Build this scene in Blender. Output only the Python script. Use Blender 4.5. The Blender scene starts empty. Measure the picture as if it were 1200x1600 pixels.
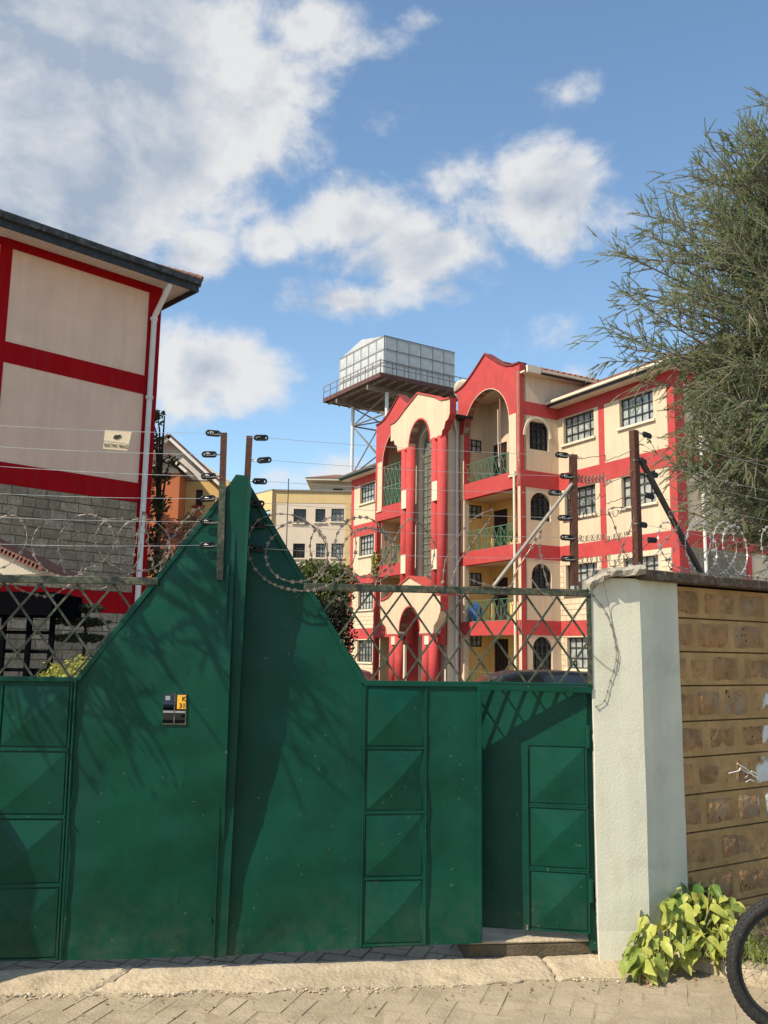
import bpy, bmesh, math, random
import numpy as np
from math import sin, cos, tan, pi, radians, sqrt, atan2
from mathutils import Vector, Matrix, noise
random.seed(7); np.random.seed(7)
S = bpy.context.scene; COL = S.collection
# ------------------------------------------------------------------ camera
F_PX = 1400.0; PITCH = radians(9.0); ROLL = 0.0150
CAM = Vector((0, 0, 1.6))
cd = bpy.data.cameras.new('camera'); cam = bpy.data.objects.new('camera', cd); COL.objects.link(cam)
ZG = -.05                            # the street lies a little below the gate's datum
RC = Matrix.Rotation(pi/2+PITCH, 3, 'X') @ Matrix.Rotation(ROLL, 3, 'Z')
cam.matrix_world = Matrix.Translation(CAM) @ RC.to_4x4()
cd.sensor_fit = 'VERTICAL'; cd.sensor_height = 24.0; cd.lens = 24.0*F_PX/1600.0
cd.clip_end = 5000; cd.clip_start = .05
S.camera = cam
# ------------------------------------------------------------------ light
SUN_AZ, SUN_EL = -125.0, 45.5
sun = bpy.data.lights.new('sun', 'SUN'); sun.energy = 5.0; sun.angle = radians(.5); sun.color = (1, .92, .76)
so = bpy.data.objects.new('sun', sun); COL.objects.link(so)
a = radians(SUN_AZ); e = radians(SUN_EL)
SUNDIR = Vector((sin(a)*cos(e), cos(a)*cos(e), sin(e)))
so.rotation_euler = (-SUNDIR).to_track_quat('-Z', 'Y').to_euler(); so.location = SUNDIR*60

def ray(x, y):
    return (RC @ Vector(((x-600)/F_PX, -(y-800)/F_PX, -1)))

def world():
    w = bpy.data.worlds.new('World'); S.world = w; w.use_nodes = True
    nt = w.node_tree; N = nt.nodes; Lk = nt.links; N.clear()
    def nd(t, **k):
        n = N.new(t)
        for kk, v in k.items(): setattr(n, kk, v)
        return n
    def math_(op, a, b=None, clamp=False):
        n = nd('ShaderNodeMath', operation=op); n.use_clamp = clamp
        for i, v in enumerate((a, b)):
            if v is None: continue
            if isinstance(v, (int, float)): n.inputs[i].default_value = v
            else: Lk.new(v, n.inputs[i])
        return n.outputs[0]
    out = nd('ShaderNodeOutputWorld')
    sky = nd('ShaderNodeTexSky', sky_type='NISHITA', sun_disc=False)
    sky.sun_elevation = e; sky.sun_rotation = a; sky.air_density = 1.0; sky.dust_density = .5; sky.ozone_density = 1.0
    hs = nd('ShaderNodeHueSaturation'); hs.inputs['Saturation'].default_value = 1.0; Lk.new(sky.outputs[0], hs.inputs['Color'])
    b1 = nd('ShaderNodeBackground'); tn = nd('ShaderNodeMix', data_type='RGBA', blend_type='MULTIPLY'); tn.inputs['Factor'].default_value = 1; Lk.new(hs.outputs[0], tn.inputs['A']); tn.inputs['B'].default_value = (.98, 1.09, 1.09, 1)
    Lk.new(tn.outputs['Result'], b1.inputs[0]); b1.inputs[1].default_value = .146
    tc = nd('ShaderNodeTexCoord'); D = tc.outputs['Generated']
    # (px, py, half-width, half-height) of the cloud masses, turned into sky directions
    blobs = [(0, 50, 400, 250, 2.3), (150, 160, 235, 190, 2.0), (20, 260, 270, 140, 1.6), (140, 350, 110, 75, .95), (470, 40, 170, 75, .72), (440, 145, 70, 38, .70),
             (300, 395, 66, 55, .85), (340, 262, 62, 62, .56), (420, 375, 46, 42, .62), (560, 345, 110, 62, .76), (650, 395, 140, 72, .88), (545, 470, 115, 38, .80), (700, 455, 50, 34, .62),
             (850, 310, 135, 85, .95), (880, 350, 70, 60, .75), (700, 270, 95, 50, .66), (330, 575, 135, 85, 1.05), (290, 620, 90, 60, .8), (470, 745, 150, 34, .55), (850, 530, 70, 44, .34),
             (890, 150, 62, 44, .30), (590, 185, 60, 40, .45), (900, 580, 30, 30, .36), (640, 30, 60, 30, .4), (-250, 200, 260, 300, .9), (300, -250, 420, 160, .7)]
    acc = None
    for (x, y, hw, hh, st) in blobs:
        d = ray(x, y).normalized(); az = atan2(d.x, d.y); el = math.asin(d.z)
        depth = ray(x, y).length
        mp = nd('ShaderNodeMapping', vector_type='TEXTURE')
        mp.inputs['Location'].default_value = d; mp.inputs['Rotation'].default_value = (el, 0, -az)
        mp.inputs['Scale'].default_value = (1.45*hw/F_PX/depth, 1.0, 1.45*hh/F_PX/depth)
        Lk.new(D, mp.inputs['Vector'])
        g = nd('ShaderNodeTexGradient', gradient_type='SPHERICAL'); Lk.new(mp.outputs[0], g.inputs[0])
        v = math_('MULTIPLY', g.outputs['Fac'], st)
        acc = v if acc is None else math_('SMOOTH_MAX' if False else 'MAXIMUM', acc, v)
    # flatten towards the horizon, as cloud layers do
    mpn = nd('ShaderNodeMapping'); mpn.inputs['Scale'].default_value = (1, 1, 1.35); Lk.new(D, mpn.inputs[0])
    def fbm(vec, sc, det, rough, dist=0.0):
        n = nd('ShaderNodeTexNoise'); n.inputs['Scale'].default_value = sc; n.inputs['Detail'].default_value = det
        n.inputs['Roughness'].default_value = rough; n.inputs['Distortion'].default_value = dist; Lk.new(vec, n.inputs['Vector']); return n.outputs['Fac']
    n1 = fbm(mpn.outputs[0], 7.5, 9, .60, .25)
    n2 = fbm(mpn.outputs[0], 22.0, 7, .62)
    base = fbm(D, 2.2, 3, .5)
    far = math_('MULTIPLY', math_('SUBTRACT', base, .56), 1.5)          # the same broken cover over the rest of the sky
    m = math_('MAXIMUM', acc, far)
    t = math_('ADD', math_('MULTIPLY', math_('SUBTRACT', n1, .5), 1.7), math_('MULTIPLY', math_('SUBTRACT', n2, .5), .60))
    dens = math_('ADD', m, t)
    gate = math_('MULTIPLY', m, 7.0, True)
    mr = nd('ShaderNodeMapRange', interpolation_type='SMOOTHSTEP'); Lk.new(dens, mr.inputs['Value'])
    mr.inputs['From Min'].default_value = .20; mr.inputs['From Max'].default_value = .72
    al = math_('MULTIPLY', math_('MULTIPLY', mr.outputs[0], gate), .95)
    # cloud tone: thick cloud seen from below is grey, thin edges and sunlit billows are white
    off = nd('ShaderNodeVectorMath', operation='ADD'); Lk.new(mpn.outputs[0], off.inputs[0]); off.inputs[1].default_value = SUNDIR*.045
    n1s = fbm(off.outputs[0], 7.5, 5, .55, .25)
    lit = math_('MULTIPLY', math_('SUBTRACT', n1, n1s), 3.2)
    thick = nd('ShaderNodeMapRange', interpolation_type='SMOOTHSTEP'); Lk.new(math_('ADD', dens, math_('MULTIPLY', base, .5)), thick.inputs['Value'])
    thick.inputs['From Min'].default_value = .85; thick.inputs['From Max'].default_value = 1.6
    tone = math_('ADD', math_('SUBTRACT', .92, math_('MULTIPLY', thick.outputs[0], .75)), lit, True)
    mx = nd('ShaderNodeMix', data_type='RGBA'); Lk.new(tone, mx.inputs['Factor'])
    mx.inputs['A'].default_value = (.30, .36, .45, 1); mx.inputs['B'].default_value = (.64, .64, .64, 1)
    b2 = nd('ShaderNodeBackground'); Lk.new(mx.outputs['Result'], b2.inputs[0]); b2.inputs[1].default_value = 1.0
    ms = nd('ShaderNodeMixShader'); Lk.new(al, ms.inputs[0]); Lk.new(b1.outputs[0], ms.inputs[1]); Lk.new(b2.outputs[0], ms.inputs[2])
    Lk.new(ms.outputs[0], out.inputs[0])
world()
S.view_settings.view_transform = 'Standard'; S.view_settings.look = 'None'
S.view_settings.exposure = 0.36; S.view_settings.gamma = 1.0; S.view_settings.use_curve_mapping = False
S.render.engine = 'CYCLES'
S.cycles.max_bounces = 6; S.cycles.diffuse_bounces = 3; S.cycles.glossy_bounces = 3; S.cycles.transparent_max_bounces = 6

# ------------------------------------------------------------------ helpers
def hit(x, y, p0, n):
    d = ray(x, y); n = Vector(n); t = (Vector(p0)-CAM).dot(n)/d.dot(n); return CAM+d*t
def atY(x, y, Y): return hit(x, y, (0, Y, 0), (0, 1, 0))
class Fr:
    """a vertical local frame: origin on the ground, x axis at angle ang"""
    def __init__(s, o, ang):
        s.o = Vector((o[0], o[1], 0)); s.a = ang
        s.x = Vector((cos(ang), sin(ang), 0)); s.y = Vector((-sin(ang), cos(ang), 0))
    def W(s, a, b, z): return s.o+s.x*a+s.y*b+Vector((0, 0, z))
    def L(s, w): w = w-s.o; return Vector((w.dot(s.x), w.dot(s.y), w.z))
    def on(s, x, y, b=0): return s.L(hit(x, y, s.W(0, b, 0), s.y))
    def onx(s, x, y, a=0): return s.L(hit(x, y, s.W(a, 0, 0), s.x))

MATS = {}
def dirt_on(m):
    """dust thrown up along the foot of the gate, chips and rust specks over it"""
    nt = m.node_tree; N = nt.nodes; Lk = nt.links; P = N['Principled BSDF']; cur = P.inputs['Base Color'].links[0].from_socket
    geo = N.new('ShaderNodeNewGeometry'); sp = N.new('ShaderNodeSeparateXYZ'); Lk.new(geo.outputs['Position'], sp.inputs[0])
    def noise_(sc, det=8, r=.7):
        n = N.new('ShaderNodeTexNoise'); n.inputs['Scale'].default_value = sc; n.inputs['Detail'].default_value = det; n.inputs['Roughness'].default_value = r; Lk.new(geo.outputs['Position'], n.inputs['Vector']); return n.outputs['Fac']
    def mr_(v, a_, b_, c_=0., d_=1.):
        q = N.new('ShaderNodeMapRange'); Lk.new(v, q.inputs['Value'])
        for k, x in zip(('From Min', 'From Max', 'To Min', 'To Max'), (a_, b_, c_, d_)): q.inputs[k].default_value = x
        return q.outputs[0]
    def mul(a_, b_):
        q = N.new('ShaderNodeMath'); q.operation = 'MULTIPLY'; q.use_clamp = True; Lk.new(a_, q.inputs[0]); Lk.new(b_, q.inputs[1]); return q.outputs[0]
    def over(fac, col):
        nonlocal cur
        q = N.new('ShaderNodeMix'); q.data_type = 'RGBA'; Lk.new(fac, q.inputs['Factor']); Lk.new(cur, q.inputs['A']); q.inputs['B'].default_value = col; cur = q.outputs['Result']
    over(mul(mr_(sp.outputs['Z'], .42, .04), mr_(noise_(9), .42, .75, 0, .22)), (.16, .13, .085, 1))
    over(mr_(noise_(1.1, 5), .50, .72, 0, .40), (.012, .055, .045, 1))
    over(mr_(noise_(38, 3, .5), .715, .74, 0, .8), (.07, .12, .085, 1))
    over(mr_(noise_(21, 4, .6), .735, .76, 0, .7), (.09, .035, .015, 1))
    mp = N.new('ShaderNodeMapping'); mp.inputs['Scale'].default_value = (7, 7, .45); Lk.new(geo.outputs['Position'], mp.inputs[0])
    ns = N.new('ShaderNodeTexNoise'); ns.inputs['Scale'].default_value = 1.5; ns.inputs['Detail'].default_value = 9; ns.inputs['Roughness'].default_value = .75; Lk.new(mp.outputs[0], ns.inputs['Vector'])
    over(mr_(ns.outputs['Fac'], .55, .80, 0, .35), (.022, .075, .052, 1))
    Lk.new(cur, P.inputs['Base Color'])
    rg = mr_(noise_(2.3, 4), .35, .65, .28, .50); Lk.new(rg, P.inputs['Roughness'])
def mat(name, col, rough=.85, var=.12, scale=3.0, bump=0.0, bscale=40.0, metal=0.0, col2=None, mix=(.45, .65), spec=.35, streak=0.0, det=6, trans=0, pos=False):
    if name in MATS: return MATS[name]
    m = bpy.data.materials.new(name); m.use_nodes = True; MATS[name] = m
    nt = m.node_tree; N = nt.nodes; Lk = nt.links; P = N['Principled BSDF']
    P.inputs['Roughness'].default_value = rough; P.inputs['Metallic'].default_value = metal
    P.inputs['Specular IOR Level'].default_value = spec
    tc = N.new('ShaderNodeTexCoord')
    class _P: outputs = {'Object': N.new('ShaderNodeNewGeometry').outputs['Position']} if pos else tc.outputs
    tc = _P
    nz = N.new('ShaderNodeTexNoise'); nz.inputs['Scale'].default_value = scale; nz.inputs['Detail'].default_value = det; nz.inputs['Roughness'].default_value = .6
    Lk.new(tc.outputs['Object'], nz.inputs['Vector'])
    mr = N.new('ShaderNodeMapRange'); mr.inputs['From Min'].default_value = .3; mr.inputs['From Max'].default_value = .7
    Lk.new(nz.outputs['Fac'], mr.inputs['Value'])
    mx = N.new('ShaderNodeMix'); mx.data_type = 'RGBA'; Lk.new(mr.outputs[0], mx.inputs['Factor'])
    mx.inputs['A'].default_value = tuple(c*(1-var) for c in col)+(1,); mx.inputs['B'].default_value = tuple(min(1, c*(1+var)) for c in col)+(1,)
    cur = mx.outputs['Result']
    if streak:
        mp = N.new('ShaderNodeMapping'); mp.inputs['Scale'].default_value = (2.6, 2.6, .28); Lk.new(tc.outputs['Object'], mp.inputs[0])
        n3 = N.new('ShaderNodeTexNoise'); n3.inputs['Scale'].default_value = 1.6; n3.inputs['Detail'].default_value = 8; n3.inputs['Roughness'].default_value = .7; Lk.new(mp.outputs[0], n3.inputs['Vector'])
        r3 = N.new('ShaderNodeMapRange'); r3.inputs['From Min'].default_value = .42; r3.inputs['From Max'].default_value = .75; r3.inputs['To Max'].default_value = streak; Lk.new(n3.outputs['Fac'], r3.inputs['Value'])
        m3 = N.new('ShaderNodeMix'); m3.data_type = 'RGBA'; Lk.new(r3.outputs[0], m3.inputs['Factor']); Lk.new(cur, m3.inputs['A']); m3.inputs['B'].default_value = (.13, .115, .10, 1); cur = m3.outputs['Result']
    if col2:
        n2 = N.new('ShaderNodeTexNoise'); n2.inputs['Scale'].default_value = scale*2.7; n2.inputs['Detail'].default_value = 8; n2.inputs['Roughness'].default_value = .65
        Lk.new(tc.outputs['Object'], n2.inputs['Vector'])
        r2 = N.new('ShaderNodeMapRange'); r2.inputs['From Min'].default_value = mix[0]; r2.inputs['From Max'].default_value = mix[1]; Lk.new(n2.outputs['Fac'], r2.inputs['Value'])
        m2 = N.new('ShaderNodeMix'); m2.data_type = 'RGBA'; Lk.new(r2.outputs[0], m2.inputs['Factor']); Lk.new(cur, m2.inputs['A']); m2.inputs['B'].default_value = col2+(1,); cur = m2.outputs['Result']
    Lk.new(cur, P.inputs['Base Color'])
    if bump:
        nb = N.new('ShaderNodeTexNoise'); nb.inputs['Scale'].default_value = bscale; nb.inputs['Detail'].default_value = 6; Lk.new(tc.outputs['Object'], nb.inputs['Vector'])
        bp = N.new('ShaderNodeBump'); bp.inputs['Strength'].default_value = bump; bp.inputs['Distance'].default_value = .02; Lk.new(nb.outputs['Fac'], bp.inputs['Height']); Lk.new(bp.outputs[0], P.inputs['Normal'])
    if trans:
        P.inputs['Subsurface Weight'].default_value = 0
        tr = N.new('ShaderNodeBsdfTranslucent'); Lk.new(cur, tr.inputs[0]); ms = N.new('ShaderNodeMixShader'); ms.inputs[0].default_value = trans
        Lk.new(P.outputs[0], ms.inputs[1]); Lk.new(tr.outputs[0], ms.inputs[2]); Lk.new(ms.outputs[0], N['Material Output'].inputs[0])
    return m

class MB:
    def __init__(s, T=None): s.v = []; s.f = []; s.T = T; s.marks = []
    def add(s, vs, fs):
        o = len(s.v); s.marks.append((o, len(s.f)))
        s.v += [tuple(s.T(*p)) if s.T else tuple(p) for p in vs]; s.f += [tuple(i+o for i in f) for f in fs]
    def box(s, x0, x1, y0, y1, z0, z1):
        s.add([(x0, y0, z0), (x1, y0, z0), (x1, y1, z0), (x0, y1, z0), (x0, y0, z1), (x1, y0, z1), (x1, y1, z1), (x0, y1, z1)],
              [(0, 3, 2, 1), (4, 5, 6, 7), (0, 1, 5, 4), (1, 2, 6, 5), (2, 3, 7, 6), (3, 0, 4, 7)]); return s
    def prism(s, poly, y0, y1):
        """polygon in x,z pushed along y"""
        n = len(poly); vs = [(p[0], y0, p[1]) for p in poly]+[(p[0], y1, p[1]) for p in poly]
        s.add(vs, [tuple(range(n)), tuple(range(2*n-1, n-1, -1))]+[(i, i+n, (i+1) % n+n, (i+1) % n) for i in range(n)]); return s
    def strip(s, line, y0, y1, th):
        """a slab that follows a polyline in x,z, th thick"""
        n = len(line); up = []
        for i in range(n):
            p0 = line[max(i-1, 0)]; p1 = line[min(i+1, n-1)]; d = Vector((p1[0]-p0[0], p1[1]-p0[1])); d.normalize(); up.append((line[i][0]-d.y*th, line[i][1]+d.x*th))
        vs = []
        for i in range(n): vs += [(line[i][0], y0, line[i][1]), (line[i][0], y1, line[i][1]), (up[i][0], y1, up[i][1]), (up[i][0], y0, up[i][1])]
        fs = [(0, 1, 2, 3), tuple(4*(n-1)+k for k in (3, 2, 1, 0))]
        for i in range(n-1):
            b = 4*i
            for k in range(4): fs.append((b+k, b+4+k, b+4+(k+1) % 4, b+(k+1) % 4))
        s.add(vs, fs); return s
    def tube(s, pts, r, n=6, closed=False):
        pts = [Vector(p) for p in pts]; m = len(pts)
        rs = r if isinstance(r, (list, tuple)) else [r]*m
        t0 = (pts[1]-pts[0]).normalized(); ref = Vector((0, 0, 1)) if abs(t0.z) < .9 else Vector((1, 0, 0))
        u = t0.cross(ref).normalized(); vs = []
        for i in range(m):
            if closed: t = pts[(i+1) % m]-pts[i-1]
            else: t = pts[min(i+1, m-1)]-pts[max(i-1, 0)]
            if t.length < 1e-9: t = t0.copy()
            t.normalize(); u = u-t*u.dot(t)
            if u.length < 1e-6: u = t.orthogonal()
            u.normalize(); w = t.cross(u)
            for k in range(n):
                c = 2*pi*k/n; vs.append(pts[i]+(u*cos(c)+w*sin(c))*rs[i])
        fs = []
        for i in range(m if closed else m-1):
            j = (i+1) % m
            for k in range(n): fs.append((i*n+k, i*n+(k+1) % n, j*n+(k+1) % n, j*n+k))
        if not closed: fs += [tuple(range(n-1, -1, -1)), tuple((m-1)*n+k for k in range(n))]
        s.add(vs, fs); return s
    def bar(s, p, q, w, h=None, up=(0, 0, 1)):
        """rectangular bar from p to q"""
        h = h or w; p = Vector(p); q = Vector(q); t = (q-p).normalized(); u = t.cross(Vector(up))
        if u.length < 1e-5: u = t.orthogonal()
        u.normalize(); v = u.cross(t); vs = []
        for c in (p, q):
            for a_, b_ in ((-1, -1), (1, -1), (1, 1), (-1, 1)): vs.append(c+u*a_*w/2+v*b_*h/2)
        s.add(vs, [(0, 3, 2, 1), (4, 5, 6, 7), (0, 1, 5, 4), (1, 2, 6, 5), (2, 3, 7, 6), (3, 0, 4, 7)]); return s
    def wall(s, x0, x1, z0, z1, y0, y1, holes):
        """wall with rectangular holes (xa, xb, za, zb)"""
        xs = sorted({x0, x1, *[h[0] for h in holes], *[h[1] for h in holes]}); zs = sorted({z0, z1, *[h[2] for h in holes], *[h[3] for h in holes]})
        xs = [x for x in xs if x0 <= x <= x1]; zs = [z for z in zs if z0 <= z <= z1]
        solid = lambda i, j: 0 <= i < len(xs)-1 and 0 <= j < len(zs)-1 and not any(h[0] < (xs[i]+xs[i+1])/2 < h[1] and h[2] < (zs[j]+zs[j+1])/2 < h[3] for h in holes)
        for i in range(len(xs)-1):
            for j in range(len(zs)-1):
                if not solid(i, j): continue
                a_, b_, c_, d_ = xs[i], xs[i+1], zs[j], zs[j+1]
                s.add([(a_, y0, c_), (b_, y0, c_), (b_, y0, d_), (a_, y0, d_)], [(0, 1, 2, 3)]); s.add([(a_, y1, c_), (b_, y1, c_), (b_, y1, d_), (a_, y1, d_)], [(3, 2, 1, 0)])
                if not solid(i-1, j): s.add([(a_, y0, c_), (a_, y1, c_), (a_, y1, d_), (a_, y0, d_)], [(0, 3, 2, 1)])
                if not solid(i+1, j): s.add([(b_, y0, c_), (b_, y1, c_), (b_, y1, d_), (b_, y0, d_)], [(0, 1, 2, 3)])
                if not solid(i, j-1): s.add([(a_, y0, c_), (b_, y0, c_), (b_, y1, c_), (a_, y1, c_)], [(0, 3, 2, 1)])
                if not solid(i, j+1): s.add([(a_, y0, d_), (b_, y0, d_), (b_, y1, d_), (a_, y1, d_)], [(0, 1, 2, 3)])
        return s
    def mesh(s, name, m, smooth=False, fix=True):
        me = bpy.data.meshes.new(name); me.from_pydata(s.v, [], s.f); me.validate()
        if fix:
            bm = bmesh.new(); bm.from_mesh(me); bmesh.ops.recalc_face_normals(bm, faces=bm.faces); bm.to_mesh(me); bm.free()
        if smooth:
            for p in me.polygons: p.use_smooth = True
        if m: me.materials.append(m)
        return me
    def build_each(s, name, m, parent=None, **k):
        """every shape added becomes an object of its own"""
        mk = s.marks+[(len(s.v), len(s.f))]; out = []
        for (v0, f0), (v1, f1) in zip(mk[:-1], mk[1:]):
            q = MB(); q.add(s.v[v0:v1], [tuple(i-v0 for i in f) for f in s.f[f0:f1]]); out.append(q.build(name, m, parent, **k))
        return out
    def build(s, name, m, parent=None, smooth=False, bevel=0, fix=True, loc=None):
        o = bpy.data.objects.new(name, s.mesh(name, m, smooth, fix)); COL.objects.link(o)
        if parent: o.parent = parent
        if loc is not None: o.location = loc
        if bevel:
            b = o.modifiers.new('bevel', 'BEVEL'); b.width = bevel; b.segments = 2; b.limit_method = 'ANGLE'; b.angle_limit = radians(40)
        return o

def tag(o, label=None, cat=None, group=None, kind=None):
    if label: o['label'] = label
    if cat: o['category'] = cat
    if group: o['group'] = group
    if kind: o['kind'] = kind
    return o
def thing(name, label, cat, loc=(0, 0, 0), rz=0, group=None):
    o = bpy.data.objects.new(name, None); COL.objects.link(o); o.location = loc; o.rotation_euler = (0, 0, rz); o.empty_display_size = .2
    return tag(o, label, cat, group)
def inst(me, name, parent, loc=(0, 0, 0), rot=(0, 0, 0), sc=(1, 1, 1)):
    o = bpy.data.objects.new(name, me); COL.objects.link(o); o.parent = parent; o.location = loc; o.rotation_euler = rot; o.scale = sc; return o
def fb(x, y=0., z=0., o=4): return noise.fractal(Vector((x, y, z)), .9, 2.0, o)

# ------------------------------------------------------------------ materials
GREEN = mat('gate_green_paint', (.0022, .043, .0258), .34, .28, 1.7, .05, 9, spec=.16, col2=(.0045, .058, .036), mix=(.45, .8))
dirt_on(GREEN)
GREEN_RAIL = mat('rail_green_paint', (.030, .042, .026), .5, .25, 14, .1, 60, spec=.35, col2=(.12, .092, .055), mix=(.46, .66))
RUST = mat('rusty_steel', (.10, .035, .018), .75, .3, 25, .2, 120, spec=.3, col2=(.05, .022, .014), mix=(.4, .65))
RUST2 = mat('rusty_steel_green', (.035, .05, .035), .65, .3, 25, .2, 120, spec=.3, col2=(.10, .035, .018), mix=(.52, .66))
WIRE = mat('galvanised_wire', (.52, .50, .46), .35, .15, 60, metal=.7)
WIRE_DARK = mat('weathered_wire', (.16, .12, .09), .6, .3, 40, metal=.3, col2=(.35, .32, .28), mix=(.5, .7))
BARB = mat('razor_steel', (.30, .25, .21), .5, .25, 60, metal=.4, col2=(.12, .075, .055), mix=(.44, .62))
BLACKP = mat('black_plastic', (.012, .011, .011), .4, .2, 30)
PEG = mat('insulator_core', (.45, .40, .34), .5, .15, 40)
CREAM = mat('cream_render', (.60, .455, .305), .9, .06, 1.1, .08, 60, streak=.24)
CREAM_W = mat('cream_trim', (.62, .53, .39), .85, .06, 2, .04, 60)
CREAM_BOUNCE = mat('bounce_tinted_render', (.72, .46, .16), .9, .06, 1.3, .05, 60)  # lower balcony walls: warm bounce light is put into the render colour
CORAL = mat('coral_red_paint', (.43, .044, .040), .85, .12, 1.4, .08, 50, streak=.22, col2=(.47, .075, .066), mix=(.5, .8))
CRIMSON = mat('crimson_paint', (.31, .003, .006), .85, .10, 1.6, .06, 50, spec=.08, streak=.08)
PINKC = mat('pinkish_cream_render', (.70, .465, .34), .92, .07, 1.0, .12, 45, streak=.16)
FRAME = mat('window_steel_dark', (.035, .033, .032), .5, .2, 20)
PANE = mat('window_glass', (.20, .215, .20), .10, .6, 1.6, spec=.7, col2=(.40, .41, .37), mix=(.40, .60))
PANE_C = mat('window_curtain', (.36, .35, .30), .2, .4, 3, spec=.6, streak=.35)
PANE_M = mat('window_glass_mid', (.12, .13, .125), .08, .5, 1.1, spec=.7, col2=(.30, .31, .28), mix=(.5, .6))
PANE_D = mat('window_glass_dark', (.02, .02, .02), .1, .5, 2.0, spec=.6)
PANE_T = mat('stair_glass', (.12, .13, .095), .25, .3, 1.3, spec=.5, col2=(.22, .22, .16), mix=(.45, .7))
DOORW = mat('dark_wood_door', (.045, .018, .014), .5, .3, 4)
TILE = mat('clay_roof_tile', (.21, .085, .055), .85, .3, 6, .2, 40, col2=(.11, .07, .055), mix=(.45, .7))
GUTTER = mat('dark_gutter', (.022, .024, .026), .55, .4, 5, col2=(.12, .12, .12), mix=(.55, .75))
WHITEP = mat('white_paint', (.72, .68, .60), .6, .08, 3)
PVC = mat('white_pvc', (.62, .58, .53), .45, .08, 4, streak=.15)
RAILG = mat('balcony_green', (.075, .16, .095), .5, .2, 10)
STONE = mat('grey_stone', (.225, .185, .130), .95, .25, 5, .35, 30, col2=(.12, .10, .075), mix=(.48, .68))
MORTAR = mat('mortar', (.12, .10, .075), .95, .2, 8, .2, 60)
PALE_STONE = mat('pale_stone', (.60, .47, .32), .95, .12, 4, .2, 30)

# ------------------------------------------------------------------ setting: ground, paving, strip
def sheet(name, pts, z, m, nx=1):
    mb = MB(); mb.add([(p[0], p[1], z) for p in pts], [tuple(range(len(pts)))]); o = mb.build(name, m); o['kind'] = 'structure'; return o
EARTH = mat('dry_earth', (.27, .20, .13), .95, .25, .6, .3, 12, col2=(.18, .15, .08), mix=(.5, .7))
SAND = mat('joint_sand', (.31, .24, .155), .95, .2, 9, .3, 80)
COURT = mat('courtyard_concrete', (.30, .27, .23), .9, .15, 1.2, .1, 30)
sheet('ground', [(-1500, -600), (1500, -600), (1500, 2500), (-1500, 2500)], -.20, EARTH)
sheet('courtyard', [(-14, 5.6), (16, 6.2), (45, 40), (10, 70), (-30, 60)], -.045, COURT)

GA = radians(7.0); GC = Vector((-.79, 4.92, 0))
G = Fr(GC, GA)                       # right gate leaf frame; left leaf uses GLF
GLF = Fr(GC, radians(6.0))
PAVER = mat('paver_concrete', (.36, .285, .19), .93, .20, 2.2, .4, 70, col2=(.235, .185, .12), mix=(.48, .78), pos=True)
def paver_mesh(k):
    bm = bmesh.new(); bmesh.ops.create_cube(bm, size=1)
    for v in bm.verts:
        v.co = Vector((v.co.x*.2085, v.co.y*.1025, v.co.z*.06-.03)); v.co.x += random.uniform(-.002, .002); v.co.y += random.uniform(-.002, .002)
    top = [e_ for e_ in bm.edges if all(v.co.z > -.01 for v in e_.verts)]
    bmesh.ops.bevel(bm, geom=top, offset=.005, segments=2, affect='EDGES')
    me = bpy.data.meshes.new('paver'); bm.to_mesh(me); bm.free(); me.materials.append(PAVER); return me
PM = [paver_mesh(k) for k in range(5)]
PA = radians(90-17.6)                # direction the paving runs
pu = Vector((cos(PA), sin(PA), 0)); pv = Vector((-sin(PA), cos(PA), 0)); PO = Vector((.4, 4.3, 0))
def herringbone(parent, inside, zf):
    cnt = 0
    for i in range(-60, 60):
        for j in range(-60, 60):
            t = (i-j) % 4
            if t == 0: c = (i+1, j+.5); r = 0
            elif t == 3: c = (i+.5, j+1); r = pi/2
            else: continue
            p = PO+pu*(c[0]*.106)+pv*(c[1]*.106)
            if not inside(p): continue
            z = zf(p)+random.uniform(-.0018, .0025)
            inst(random.choice(PM), 'paver', parent, (p.x, p.y, z), (random.gauss(0, .009), random.gauss(0, .009), PA+r+random.gauss(0, .008))); cnt += 1
    return cnt
road = sheet('paved_road', [(-60, -9), (60, -9), (60, 5.1), (2.3, 5.1), (1.3, 5.35), (-2.6, 4.9), (-60, 4.9)], ZG-.0018, SAND)
def strip_front(x): return 4.785+.13*x+.02*x*x
herringbone(road, lambda p: 4.02 < p.y < strip_front(p.x)+.06 and -2.0 < p.x < 2.05 and not (p.x > 1.60 and p.y > 4.66), lambda p: ZG)
drive = sheet('driveway', [(-2.6, 4.7), (1.21, 5.15), (2.2, 6.6), (-2.6, 6.6)], ZG-.002, SAND)
herringbone(drive, lambda p: -2.1 < p.x < 1.16 and 4.98+.12*p.x < p.y and p.y < 5.5+.12*p.x, lambda p: ZG+.004)

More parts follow.
